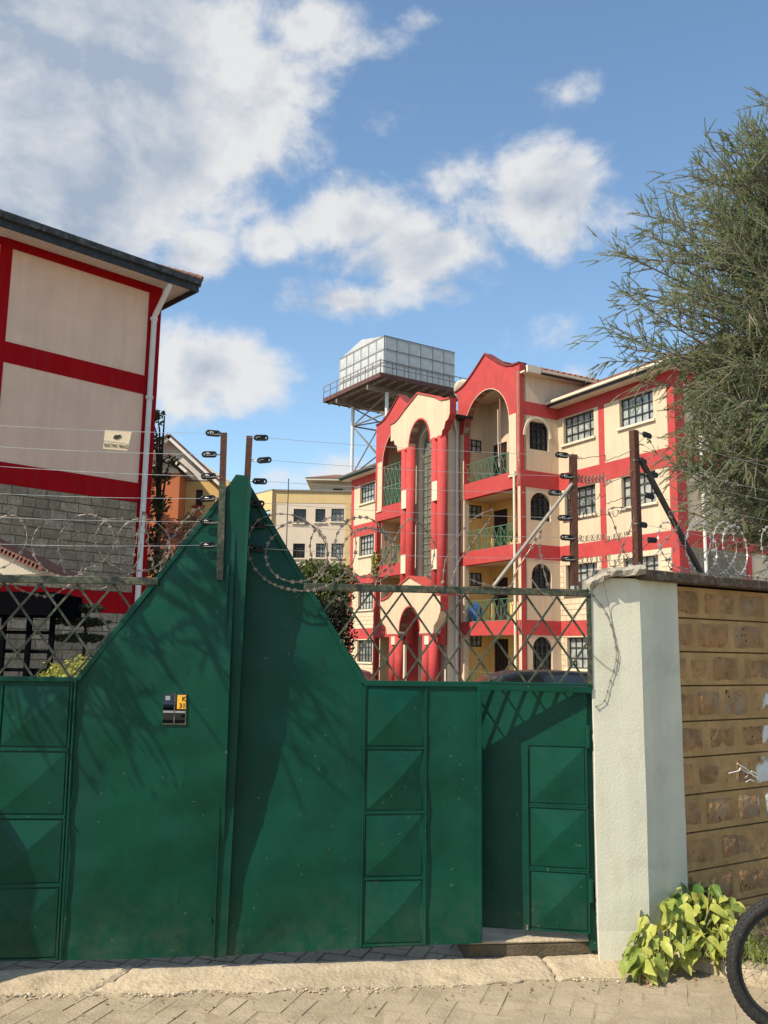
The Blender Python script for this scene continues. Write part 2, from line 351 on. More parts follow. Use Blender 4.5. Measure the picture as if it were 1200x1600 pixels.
# concrete strip: three slabs with cracks between them
CONC = mat('old_concrete', (.415, .325, .215), .95, .20, 2.4, .6, 45, col2=(.27, .205, .13), mix=(.50, .72), pos=True)
strip = MB(); strip.box(-2.6, 1.1, 4.86, 4.9, ZG-.1, ZG-.03)
strip = strip.build('kerb_strip', CONC); strip['kind'] = 'structure'
def slab(xa, xb, crack_a, crack_b):
    nx = max(6, int((xb-xa)/.022)); ny = 14; vs = []; fs = []
    for i in range(nx+1):
        u = i/nx
        for j in range(ny+1):
            w = j/ny
            x0 = xa+crack_a(w); x1 = xb+crack_b(w); x = x0+(x1-x0)*u
            yf = strip_front(x)+.026*fb(x*4.3, 3.1)+.016*fb(x*19, 8.)
            yb = 5.075+.121*x+.006*fb(x*6, 5.)
            y = yf+(yb-yf)*w
            z = ZG+.008+.034*min(1, w*1.25)+.006*fb(x*3, y*6, 2.)+.003*fb(x*22, y*22)
            if i in (0, nx): z -= .012
            vs.append((x, y, z))
    for i in range(nx):
        for j in range(ny):
            a_ = i*(ny+1)+j; fs.append((a_, a_+ny+1, a_+ny+2, a_+1))
    n0 = len(vs); ring = [j for j in range(ny+1)]+[i*(ny+1)+ny for i in range(1, nx+1)]+[nx*(ny+1)+j for j in range(ny-1, -1, -1)]+[i*(ny+1) for i in range(nx-1, 0, -1)]
    for r in ring: vs.append((vs[r][0], vs[r][1], ZG-.06))
    for k in range(len(ring)):
        k2 = (k+1) % len(ring); fs.append((ring[k], ring[k2], n0+k2, n0+k))
    mb = MB(); mb.add(vs, fs); return mb.build('concrete_slab', CONC, strip, smooth=False)
cz = lambda w: 0
def crk(amp, seed, lean): return lambda w: lean*w+amp*fb(w*5, seed)+amp*.4*fb(w*17, seed+3)
c1 = crk(.03, 1., .18); c2 = crk(.02, 9., -.04)
slab(-2.6, -1.42, cz, c1); slab(-1.408, .93, c1, c2); slab(.937, 1.47, c2, lambda w: .05*w)
# crumbled gravel along the strip
GRAV = mat('gravel_chips', (.46, .37, .26), .95, .35, 30, .2, 80)
gm = MB()
for k in range(620):
    x = random.uniform(-1.95, .35) if random.random() < .85 else random.uniform(.3, 1.3)
    w = max(0, fb(x*2.1, 4.)+.45)
    if random.random() > w: continue
    y = strip_front(x)-abs(random.gauss(0, .028))+.015; r = random.uniform(.003, .011)*(1 if random.random() < .9 else 1.5)
    ps = [Vector((random.gauss(0, 1), random.gauss(0, 1), random.gauss(0, .7))).normalized() for _ in range(3)]
    vs = [(x+r*sx*random.uniform(.6, 1.2), y+r*sy*random.uniform(.6, 1.2), ZG+r*.45+r*sz*.7) for sx, sy, sz in ((1, 0, 0), (-1, 0, 0), (0, 1, 0), (0, -1, 0), (.1, .1, 1), (0, 0, -1))]
    gm.add(vs, [(0, 2, 4), (2, 1, 4), (1, 3, 4), (3, 0, 4), (2, 0, 5), (1, 2, 5), (3, 1, 5), (0, 3, 5)])
tag(gm.build('gravel', GRAV), 'loose gravel crumbled along the front of the concrete strip', 'gravel', kind='stuff')
# threshold under the wicket door
th = MB(G.W); th.box(1.30, 2.005, .06, .55, .056, .074)
th = th.build('threshold', CONC, bevel=.01); th['kind'] = 'structure'
th2 = MB(G.W); th2.box(1.30, 2.004, .065, .55, -.09, .055); th2 = th2.build('threshold_riser', mat('riser_brown', (.10, .072, .042), .95, .3, 9, .4, 60), bevel=.01); th2['kind'] = 'structure'  # dark brown face, much darker than the slab on top

# ------------------------------------------------------------------ gate
ZT, ZR, ZB, ZP = 1.44, 1.96, .055, 2.52
def gate_leaf(name, label, sgn, rz, warp):
    root = thing(name, label, 'gate', GC, rz)
    def T(x, y, z):
        d = .018*fb(x*1.6+sgn*7, z*1.3, 1.)+.009*fb(x*2.6, z*4.2+sgn, 4., 2)
        return (x, y+warp(x, z)+d, z)
    def T0(x, y, z): return (x, y+warp(x, z), z)
    return root, T, T0
def sheet_poly(T, xa, xb, zlo, ztop, hole=None, step=.05):
    """thin steel sheet with a sloping top edge, front at y=0"""
    mb = MB(T); nx = max(2, int(round(abs(xb-xa)/step))); nz = 34
    def P(i, j):
        x = xa+(xb-xa)*i/nx; z0 = zlo(x); z1 = ztop(x); return (x, z0+(z1-z0)*j/nz)
    for i in range(nx):
        for j in range(nz):
            q = [P(i, j), P(i+1, j), P(i+1, j+1), P(i, j+1)]
            mb.add([(p[0], 0, p[1]) for p in q]+[(p[0], .004, p[1]) for p in q], [(0, 1, 2, 3), (7, 6, 5, 4)]+([(0, 3, 7, 4)] if i == 0 else [])+([(1, 5, 6, 2)] if i == nx-1 else [])+([(0, 4, 5, 1)] if j == 0 else [])+([(3, 2, 6, 7)] if j == nz-1 else []))
    return mb
def weld(mb, mb_name, m, parent, smooth=True):
    o = mb.build(mb_name, m, parent)
    bm = bmesh.new(); bm.from_mesh(o.data); bmesh.ops.remove_doubles(bm, verts=bm.verts, dist=.0006); bmesh.ops.recalc_face_normals(bm, faces=bm.faces); bm.to_mesh(o.data); bm.free()
    if smooth:
        for p in o.data.polygons: p.use_smooth = True
        md = o.modifiers.new('edge', 'EDGE_SPLIT'); md.split_angle = radians(30)
    return o
def pyramid(T, xa, xb, za, zb, h=.038, parent=None, name='pyramid_panel'):
    h *= .8
    mb = MB(T); g = .012; cx, cz_ = (xa+xb)/2, (za+zb)/2
    a_, b_, c_, d_ = xa+g, xb-g, za+g, zb-g
    mb.add([(a_, -.004, c_), (b_, -.004, c_), (b_, -.004, d_), (a_, -.004, d_), (cx+random.uniform(-.01, .01), -h, cz_+random.uniform(-.01, .01)), (a_, .004, c_), (b_, .004, c_), (b_, .004, d_), (a_, .004, d_)],
           [(0, 1, 4), (1, 2, 4), (2, 3, 4), (3, 0, 4), (0, 5, 6, 1), (1, 6, 7, 2), (2, 7, 8, 3), (3, 8, 5, 0), (8, 7, 6, 5)])
    # rolled bead round the panel
    for p, q in (((xa, za), (xb, za)), ((xb, za), (xb, zb)), ((xb, zb), (xa, zb)), ((xa, zb), (xa, za))):
        mb.bar((p[0], -.004, p[1]), (q[0], -.004, q[1]), .008, .009, up=(0, 1, 0))
    return mb.build(name, GREEN, parent)
zb_r = lambda x: .052+.024*max(0, x)        # the leaves hang a little unevenly
rows = [ZT-.006-i*.338 for i in range(5)]
# --- right leaf
warpR = lambda x, z: .012*sin(x*2.1)*(z/2)
RL, TR, TR0 = gate_leaf('gate_leaf', 'green steel gate leaf with the open wicket door, right of the meeting post', 1, GA, warpR)
def topR(x): return ZP-(x-.03)*1.595 if x > .03 else ZP
weld(sheet_poly(TR, -.015, .705, zb_r, lambda x: max(ZT, topR(x))), 'sheet_panel', GREEN, RL)
weld(sheet_poly(TR, 1.05, 1.352, zb_r, lambda x: ZT), 'sheet_panel', GREEN, RL)
weld(sheet_poly(TR, .705, 1.05, zb_r, lambda x: ZT), 'sheet_panel', GREEN, RL)
for i in range(4): pyramid(TR, .713, 1.04, rows[i+1] if i < 3 else zb_r(.9)+.012, rows[i]-.004, parent=RL)
fr = MB(TR0)
fr.bar((.03, 0, ZP-.01), (.70, 0, ZT), .03, .02, up=(0, 1, 0))
fr.bar((.70, -.004, ZT), (1.352, -.004, ZT), .03, .018, up=(0, 1, 0)); fr.bar((1.345, -.004, .09), (1.345, -.004, ZT), .022, .03, up=(0, 1, 0))
fr.bar((1.352, .0, ZT-.012), (1.985, .0, ZT-.024), .035, .04, up=(0, 1, 0)); fr.bar((1.352, -.012, ZT+.012), (1.985, -.012, ZT+.004), .012, .02, up=(0, 1, 0))
fr.bar((.706, -.006, .08), (.706, -.006, ZT), .008, .01, up=(0, 1, 0)); fr.bar((1.048, -.006, .08), (1.048, -.006, ZT), .008, .01, up=(0, 1, 0))
fr.build('frame', GREEN, RL, bevel=.003)
def rail(T0, xa, xb, parent):
    mb = MB(T0); mb.bar((xa, 0, ZR+.002), (xb, 0, ZR+.002), .04, .036, up=(0, 1, 0)); return mb.build('top_rail', GREEN_RAIL, parent, bevel=.004)
rail(TR0, .355, 1.985, RL)
stile = MB(TR0); stile.bar((1.985, .0, ZT-.02), (1.985, .0, ZR), .022, .022, up=(0, 1, 0)); stile.build('stile', GREEN_RAIL, RL)
jamb = MB(G.L and (lambda x, y, z: (x, y, z))); jamb.box(1.970, 2.004, .030, .075, .02, ZT-.03); jamb.build('jamb', GREEN, RL)
def lattice(T0, nodes_top, nodes_bot, pairs, parent, clip):
    for (a_, b_) in pairs:
        p = Vector((a_, ZR-.02)); q = Vector((b_, ZT+.008))
        # clip against the sloping edge / end stile
        N_ = 40; pts = [p.lerp(q, k/N_) for k in range(N_+1)]; pts = [r for r in pts if clip(r.x, r.y)]
        if len(pts) < 3: continue
        s_ = .011 if b_ > a_ else -.004
        mb = MB(T0); mb.bar((pts[0].x, s_, pts[0].y), (pts[-1].x, s_, pts[-1].y), .0105, .0105, up=(0, 1, 0)); mb.build('lattice_bar', GREEN_RAIL, parent)
# right lattice: the bars meet in pairs on the rail; node pixels 578, 640?, 728, 778, 827, 878 measured on the photograph
tn = [G.on(x, 930).x for x in (478, 527, 578, 628, 678, 728, 776, 825, 873, 920)]
bn = [G.on(x, 1062).x for x in (523, 568, 618, 670, 722, 769, 820, 873, 925)]
prs = []
TN = [G.on(x, 925).x for x in (527, 628, 679, 729, 777, 826, 875)]
step_ = .1785
ks = range(-2, 14)
x_t0 = G.on(629, 925).x
for k in range(-4, 12):
    xt = x_t0+k*step_
    prs.append((xt, xt+step_*1.98)); prs.append((xt, xt-step_*1.98))
lattice(TR0, None, None, prs, RL, lambda x, z: x < 1.975 and z > topR(x)-.0 if x < .703 else x < 1.975)
# --- wicket door, hinged on the pillar side, standing ajar inwards
dj = bpy.data.objects.new('wicket_door', None); COL.objects.link(dj); dj.parent = RL; dj.location = (1.972, .012, 0); dj.rotation_euler = (0, 0, -radians(17.5))
TD = lambda x, y, z: (x, y+.006*fb(x*2.2, z*1.5, 9.), z)
zbd = lambda x: .108
weld(sheet_poly(TD, -.66, -.004, zbd, lambda x: ZT-.035), 'door_sheet', GREEN, dj)
for i in range(1, 4): pyramid(TD, -.335, -.012, rows[i+1]+.02 if i < 3 else .115, rows[i]+.010, parent=dj, h=.036)
mb = MB(TD)
mb.bar((-.342, -.008, .11), (-.342, -.008, 1.08), .012, .012, up=(0, 1, 0)); mb.build('door_bead', GREEN, dj)
mb = MB(); mb.tube([(0, -.02, .28), (0, -.02, .40)], .012, 8); mb.tube([(0, -.02, 1.1), (0, -.02, 1.22)], .012, 8); mb.build_each('hinge', GREEN, dj)
mb = MB(); mb.box(-.352, -.342, -.018, -.004, .115, .14); mb.build('door_bolt', WIRE_DARK, dj)

# --- left leaf, its meeting edge standing proud at the top
def warpL(x, z):
    k = max(0, min(1, (z-.05)/1.45)); k = k*k*(3-2*k)*.45+k*.55
    return -.150*k*max(0, 1+x/1.9)**1.2-.006
LL, TL, TL0 = gate_leaf('gate_leaf', 'green steel gate leaf with a square peephole, left of the meeting post', -1, GLF.a, warpL)
zb_l = lambda x: .055+.012*x
def topL(x): return ZP-.02-(-x-.05)*1.40 if x < -.05 else ZP
xk = -.05-(ZP-.02-ZT)/1.40
hole = (GLF.on(257, 1100, -.06).x, GLF.on(293, 1100, -.06).x, GLF.on(275, 1130, -.06).z, GLF.on(275, 1083, -.06).z)
# sheet with a hole: columns left, mid (below / above hole) and right of it
weld(sheet_poly(TL, xk, hole[0], zb_l, lambda x: topL(x)), 'sheet_panel', GREEN, LL)
weld(sheet_poly(TL, hole[1], -.02, zb_l, lambda x: topL(x)), 'sheet_panel', GREEN, LL)
weld(sheet_poly(TL, hole[0], hole[1], zb_l, lambda x: hole[2], step=.04), 'sheet_panel', GREEN, LL)
weld(sheet_poly(TL, hole[0], hole[1], lambda x: hole[3], lambda x: topL(x), step=.04), 'sheet_panel', GREEN, LL)
weld(sheet_poly(TL, -1.66, xk, zb_l, lambda x: ZT), 'sheet_panel', GREEN, LL)
mb = MB(TL0); hx = hole[0]+(hole[1]-hole[0])*.5; mb.bar((hx, .0, hole[2]-.01), (hx, .0, hole[3]+.01), .006, .006, up=(0, 1, 0))
mb.bar((hole[0]-.004, -.002, hole[2]), (hole[1]+.004, -.002, hole[2]), .006, .008, up=(0, 1, 0)); mb.bar((hole[1], -.002, hole[2]), (hole[1], -.002, hole[3]), .006, .008, up=(0, 1, 0)); mb.build('peephole_grille', GREEN_RAIL, LL)
xp0, xp1 = xk-.385, xk-.028
for i in range(4): pyramid(TL, xp0, xp1, rows[i+1]-.004 if i < 3 else zb_l(xp0)+.012, rows[i]-.012, parent=LL)
fr = MB(TL0)
fr.bar((-.05, -.003, ZP-.03), (xk, -.003, ZT+.004), .026, .016, up=(0, 1, 0)); fr.bar((xk, -.003, ZT+.004), (-1.66, -.003, ZT+.004), .026, .016, up=(0, 1, 0))
fr.bar((xk-.008, -.006, .05), (xk-.008, -.006, ZT), .010, .012, up=(0, 1, 0)); fr.bar((-1.65, -.004, .05), (-1.65, -.004, ZR), .03, .03, up=(0, 1, 0))
fr.build('frame', GREEN, LL, bevel=.003)
rail(TL0, -1.66, -.05-(ZP-.02-ZR)/1.40+.02, LL)
xt0 = GLF.on(122, 922, -.05).x; stl = GLF.on(180, 922, -.05).x-xt0
prs = []
for k in range(-6, 4):
    xt = xt0+k*stl; prs.append((xt, xt+stl*2.0)); prs.append((xt, xt-stl*2.0))
lattice(TL0, None, None, prs, LL, lambda x, z: x > -1.645 and (z > topL(x) if x > xk else True))
# meeting post: an angle iron with a pointed head
mp = MB(TL0)
w0, w1 = .064, .085
fr_ = [(-.045, .05), (-.045+w0, .05), (.045+.0, ZP-.1), (.048, ZP-.02), (.028, ZP+.022), (-.045, ZP+.022), (-.075, ZP-.02), (-.075, ZP-.1)]
mp.prism([(-.055, .05), (.012, .05), (.052, ZP-.03), (.035, ZP+.02), (-.03, ZP+.025), (-.058, ZP-.02)], -.016, -.010)
mp.build('meeting_post', GREEN, LL)
fl = MB(lambda x, y, z: (x, y+(warpL(x, z) if y < 0 else 0), z))
fl.add([(.012, -.012, .05), (.052, -.012, ZP-.03), (.052, .012, ZP-.03), (.012, .012, .05), (.008, -.012, .05), (.048, -.012, ZP-.03), (.048, .012, ZP-.03), (.008, .012, .05)], [(0, 1, 2, 3), (7, 6, 5, 4), (0, 4, 5, 1), (1, 5, 6, 2), (2, 6, 7, 3), (3, 7, 4, 0)])
fl.build('post_flange', GREEN, LL)
mb = MB(TL0); mb.bar((-.052, -.018, .05), (-.052, -.018, 2.05), .008, .012, up=(0, 1, 0)); mb.build('post_bead', GREEN, LL)
mb = MB(TL); mb.tube([(-.075, -.002, .235), (-.075, -.02, .235)], .008, 8); mb.tube([(xk+.02, 0, .7), (xk+.02, -.012, .7)], .005, 6); mb.build_each('bolt', GREEN, LL)

# ------------------------------------------------------------------ pillar and boundary wall
PILL = mat('pillar_whitewash', (.60, .565, .44), .95, .06, 2.0, .12, 80, col2=(.46, .42, .31), mix=(.52, .80), streak=.22)
PW = Fr(G.W(2.29, 0, 0), radians(33))   # wall runs away to the right
pil = thing('gate_pillar', 'whitewashed concrete gate pillar right of the green gate', 'pillar', G.W(2.0, 0, 0), 0)
def il(w): return Vector(w)-pil.location
f0, f1 = G.W(1.992, -.012, 0), G.W(2.292, -.012, 0); r1 = PW.W(.345, 0, 0); b1_ = PW.W(.345, .2, 0); b0 = G.W(2.125, .30, 0)
mb = MB(); pp = [f0, f1, r1, b1_, b0]
H_P = 2.055
nz = 14
rings = []
for j in range(nz+1):
    z = -.19+(H_P+.19)*j/nz; fl_ = 1+ (.03*max(0, .25-z)/.39 if z < .25 else 0)
    rings.append([(il(p).x+(.003*fb(p.x*9, z*2.2, i)), il(p).y+(.003*fb(p.y*9, z*2.2, i+4))-(.02 if z < .05 else 0), z) for i, p in enumerate(pp)])
vs = [v for r in rings for v in r]; n5 = len(pp)
fs = [(j*n5+i, j*n5+(i+1) % n5, (j+1)*n5+(i+1) % n5, (j+1)*n5+i) for j in range(nz) for i in range(n5)]+[tuple(range(n5)), tuple(nz*n5+i for i in range(n5))]
mb.add(vs, fs); mb.build('shaft', PILL, pil, bevel=.008)
CAPM = mat('cap_stone', (.30, .26, .20), .95, .25, 6, .4, 35, col2=(.13, .11, .09), mix=(.5, .7))
def rock_slab(p0, p1, depth0, depth1, z0, z1, th, name, parent, off):
    """rough slab between p0 and p1 (world xy), from depth0 (in front) to depth1"""
    p0 = Vector(p0); p1 = Vector(p1); d = (p1-p0); L_ = d.length; d.normalize(); nrm = Vector((-d.y, d.x, 0)); mb = MB(); n = 10
    vs = []
    for i in range(n+1):
        t = i/n; c = p0+d*(L_*t)
        for (yy, zz) in ((depth0, 0), (depth0-.008, .6), (depth0+.02, 1), (depth1, 1), (depth1, 0)):
            q = c+nrm*(yy+.02*fb(t*4, zz*2, z0)) if yy < depth1 else c+nrm*yy
            z = z0+(z1-z0)*t+th*zz+.008*fb(t*5+z0, yy*8, zz*3); vs.append((q.x-off.x, q.y-off.y, z))
    fs = [(0, 1, 2, 3, 4), tuple(5*n+k for k in (4, 3, 2, 1, 0))]
    for i in range(n):
        for k in range(5): fs.append((5*i+k, 5*i+5+k, 5*i+5+(k+1) % 5, 5*i+(k+1) % 5))
    mb.add(vs, fs); return mb.build(name, CAPM, parent)
g = lambda a_, b_=0: G.W(a_, b_, 0)
rock_slab(g(1.955), g(2.10), -.06, .12, 1.985, 2.05, .045, 'cap_stone', pil, pil.location)
rock_slab(g(2.075), g(2.305), -.075, .24, 2.05, 2.075, .055, 'cap_stone', pil, pil.location)
mb = MB(); mb.prism([(0, 0)]*0 or [(0, 0), (1, 0), (1, 1)], 0, 0) if False else None
# hanging barbed wire on the pillar's face
def polyline3(pts, n=60, wob=.0):
    out = []
    P = [pts[0]]+pts+[pts[-1]]
    for i in range(1, len(P)-2):
        for k in range(n//max(1, len(pts)-1)):
            t = k/(n//max(1, len(pts)-1)); p0, p1, p2, p3 = (Vector(P[i-1]), Vector(P[i]), Vector(P[i+1]), Vector(P[i+2]))
            out.append(.5*((2*p1)+(-p0+p2)*t+(2*p0-5*p1+4*p2-p3)*t*t+(-p0+3*p1-3*p2+p3)*t**3))
    out.append(Vector(pts[-1])); return out
def barbs(mb, path, every, size=.010, th=.004):
    acc = 0
    for i in range(1, len(path)):
        acc += (path[i]-path[i-1]).length
        if acc > every:
            acc = 0; t = (path[i]-path[i-1]).normalized(); u = t.orthogonal().normalized(); w = t.cross(u); r = random.uniform(0, 6.3)
            d = u*cos(r)+w*sin(r); c = path[i]
            mb.bar(c-d*size-t*size*.6, c+d*size+t*size*.6, th); mb.bar(c-d*size+t*size*.6, c+d*size-t*size*.6, th)
            mb.bar(c-t*size*.9, c+t*size*.9, th*1.7)
def gp(x, y, b=-.020): w = G.on(x, y, b); return G.W(w.x, w.y, w.z)
pw = polyline3([gp(941, 908, -.03), gp(925, 925), gp(944, 952), gp(957, 985), gp(963, 1020), gp(960, 1045), gp(952, 1070), gp(945, 1095), gp(931, 1105)], 70)
mb = MB(); mb.tube(pw, .0017, 5); barbs(mb, pw, .055, .006, .003)
p2 = polyline3([gp(941, 900, -.08), gp(952, 950), gp(961, 1000), gp(966, 1025), gp(961, 1046), gp(948, 1042), gp(926, 1023)], 50); mb.tube(p2, .0015, 5)
tag(mb.build('barbed_wire', WIRE_DARK), 'loose barbed wire loop hanging down the white pillar', 'barbed wire')

# boundary wall with stone blocks
wall = thing('boundary_wall', 'rough ochre stone block wall running right from the white pillar', 'wall', PW.W(.345, 0, 0), PW.a)
def block_mat():
    m = mat('ochre_stone', (.345, .185, .076), .95, .30, 4.0, .7, 26, col2=(.20, .11, .045), mix=(.46, .66), pos=True)
    nt = m.node_tree; N = nt.nodes; Lk = nt.links; P = N['Principled BSDF']; cur = P.inputs['Base Color'].links[0].from_socket
    geo = N.new('ShaderNodeNewGeometry'); 
    tc = N.new('ShaderNodeTexCoord')
    # pits and pale lichen patches
    vo = N.new('ShaderNodeTexVoronoi'); vo.inputs['Scale'].default_value = 26; Lk.new(geo.outputs['Position'], vo.inputs['Vector'])
    n0 = N.new('ShaderNodeTexNoise'); n0.inputs['Scale'].default_value = 5; Lk.new(geo.outputs['Position'], n0.inputs['Vector'])
    sm = N.new('ShaderNodeMath'); sm.operation = 'MULTIPLY_ADD'; Lk.new(n0.outputs['Fac'], sm.inputs[0]); sm.inputs[1].default_value = .9; sm.inputs[2].default_value = -.34
    lt = N.new('ShaderNodeMath'); lt.operation = 'LESS_THAN'; Lk.new(vo.outputs['Distance'], lt.inputs[0]); Lk.new(sm.outputs[0], lt.inputs[1])
    m1 = N.new('ShaderNodeMix'); m1.data_type = 'RGBA'; Lk.new(lt.outputs[0], m1.inputs['Factor']); Lk.new(cur, m1.inputs['A']); m1.inputs['B'].default_value = (.045, .028, .018, 1)
    n4 = N.new('ShaderNodeTexNoise'); n4.inputs['Scale'].default_value = 3.3; n4.inputs['Detail'].default_value = 9; n4.inputs['Roughness'].default_value = .75; Lk.new(geo.outputs['Position'], n4.inputs['Vector'])
    r4 = N.new('ShaderNodeMapRange'); r4.inputs['From Min'].default_value = .52; r4.inputs['From Max'].default_value = .68; r4.inputs['To Max'].default_value = .75; Lk.new(n4.outputs['Fac'], r4.inputs['Value'])
    m2 = N.new('ShaderNodeMix'); m2.data_type = 'RGBA'; Lk.new(r4.outputs[0], m2.inputs['Factor']); Lk.new(m1.outputs['Result'], m2.inputs['A']); m2.inputs['B'].default_value = (.30, .25, .18, 1)
    cur = m2.outputs['Result']
    # whitewash splashes
    ns = N.new('ShaderNodeTexNoise'); ns.inputs['Scale'].default_value = 16; ns.inputs['Detail'].default_value = 6; Lk.new(geo.outputs['Position'], ns.inputs['Vector'])
    acc = None
    for (x, y, r) in ((1206, 1105, .085), (1205, 1150, .07), (1200, 1210, .11), (1204, 1250, .10), (1222, 1180, .11), (1240, 1120, .12), (1260, 1230, .14)):
        w = PW.on(x, y, 0); w = PW.W(w.x, w.y, w.z)
        vm = N.new('ShaderNodeVectorMath'); vm.operation = 'DISTANCE'; Lk.new(geo.outputs['Position'], vm.inputs[0]); vm.inputs[1].default_value = w
        dv = N.new('ShaderNodeMath'); dv.operation = 'DIVIDE'; Lk.new(vm.outputs['Value'], dv.inputs[0]); dv.inputs[1].default_value = r
        if acc is None: acc = dv.outputs[0]
        else:
            mn = N.new('ShaderNodeMath'); mn.operation = 'MINIMUM'; Lk.new(acc, mn.inputs[0]); Lk.new(dv.outputs[0], mn.inputs[1]); acc = mn.outputs[0]
    ad = N.new('ShaderNodeMath'); ad.operation = 'MULTIPLY_ADD'; Lk.new(ns.outputs['Fac'], ad.inputs[0]); ad.inputs[1].default_value = 1.9; Lk.new(acc, ad.inputs[2])
    rr = N.new('ShaderNodeMapRange'); Lk.new(ad.outputs[0], rr.inputs['Value']); rr.inputs['From Min'].default_value = 2.05; rr.inputs['From Max'].default_value = 1.62
    m3 = N.new('ShaderNodeMix'); m3.data_type = 'RGBA'; Lk.new(rr.outputs[0], m3.inputs['Factor']); Lk.new(cur, m3.inputs['A']); m3.inputs['B'].default_value = (.66, .64, .58, 1)
    Lk.new(m3.outputs['Result'], P.inputs['Base Color']); return m
OSTONE = block_mat()
WMORT = mat('wall_mortar', (.41, .243, .096), .95, .25, 5, .5, 40, col2=(.34, .205, .085), mix=(.5, .7), pos=True)
GROOVE = mat('groove_dirt', (.15, .08, .032), .97, .2, 8, .2, 60)
mb = MB(); mb.box(-.06, 9.0, .036, .24, -.19, 2.03); mb.build('mortar_bed', GROOVE, wall)
zc = [2.035, 1.841, 1.640, 1.439, 1.231, 1.024, .811, .598, .384, .175, -.03, -.18]
def stone_mesh(m, n=7, amp=.007):
    bm = bmesh.new(); bmesh.ops.create_grid(bm, x_segments=n, y_segments=4, size=.5)
    o = random.uniform(0, 50)
    for v in bm.verts:
        ed = max(abs(v.co.x), abs(v.co.y))*2
        d = amp*fb(v.co.x*4+o, v.co.y*3, o)-(.018 if ed > .99 else 0)
        v.co = Vector((v.co.x*(1 if ed < .99 else .99), -d*1.0+.003, v.co.y))
    me = bpy.data.meshes.new('stone_block'); bm.to_mesh(me); bm.free()
    me.materials.append(m)
    for p in me.polygons: p.use_smooth = True
    return me
SM = [stone_mesh(OSTONE, 8) for _ in range(8)]
for r in range(len(zc)-1):
    mb = MB(); mb.box(-.05, 2.6, .019, .035, zc[r+1]+.005, zc[r]-.005); mb.build('mortar_course', WMORT, wall)
    x = -.05-random.uniform(0, .12)
    while x < 2.6:
        L_ = random.choice((.20, .26, .31, .36))
        h = zc[r]-zc[r+1]
        xa = max(x, -.05)
        if x+L_-.006 > xa+.03:
            o_ = inst(random.choice(SM), 'stone_block', wall, ((xa+x+L_)/2, .012+random.uniform(-.005, .004), (zc[r]+zc[r+1])/2), (0, 0, 0), ((x+L_-xa)-random.uniform(.008, .024), 1, h-random.uniform(.006, .012)))
        x += L_
ff = MB(); ff.box(2.6, 9.0, .01, .03, -.19, 2.03); ff.build('stone_face', OSTONE, wall)
COPM = mat('wall_coping', (.085, .055, .036), .95, .3, 8, .4, 40, col2=(.20, .16, .12), mix=(.5, .7))
for k in range(7):
    mb = MB(); xa = -.345+k*.62 if k else -.365; xb = -.345+(k+1)*.62-.008
    mb.box(xa, xb, -.065-random.uniform(0, .01), .32, 2.045, 2.10+random.uniform(0, .008)); mb.build('coping_slab', COPM, wall, bevel=.008)
# scribble in white paint
def wp(x, y, b=-.004): w = PW.on(x, y, b); return Vector((w.x-.345, w.y, w.z))
mb = MB()
for ln in (((1152, 1193), (1165, 1201), (1180, 1213)), ((1139, 1208), (1148, 1206), (1155, 1204), (1158, 1196)), ((1158, 1201), (1166, 1207), (1176, 1210), (1184, 1217)), ((1168, 1212), (1164, 1215)), ((1165, 1222), (1172, 1218), (1178, 1221)), ((1174, 1205), (1181, 1208), (1183, 1214), (1176, 1212))):
    mb.tube([wp(*p) for p in ln], .0035, 5)
mb.build('paint_scribble', WHITEP, wall)
# left hand pillar and side wall, outside the picture
lp = thing('gate_pillar', 'whitewashed gate pillar on the far left end of the gate', 'pillar', GLF.W(-1.68, 0, 0), 0)
mb = MB(); mb.box(-.42, -.025, -.05, .4, -.19, 1.72); mb.build('shaft', PILL, lp)
mb = MB(); mb.box(-.36, -.02, -.47, -.051, -.19, 1.46); mb.build('side_wall', PILL, lp)

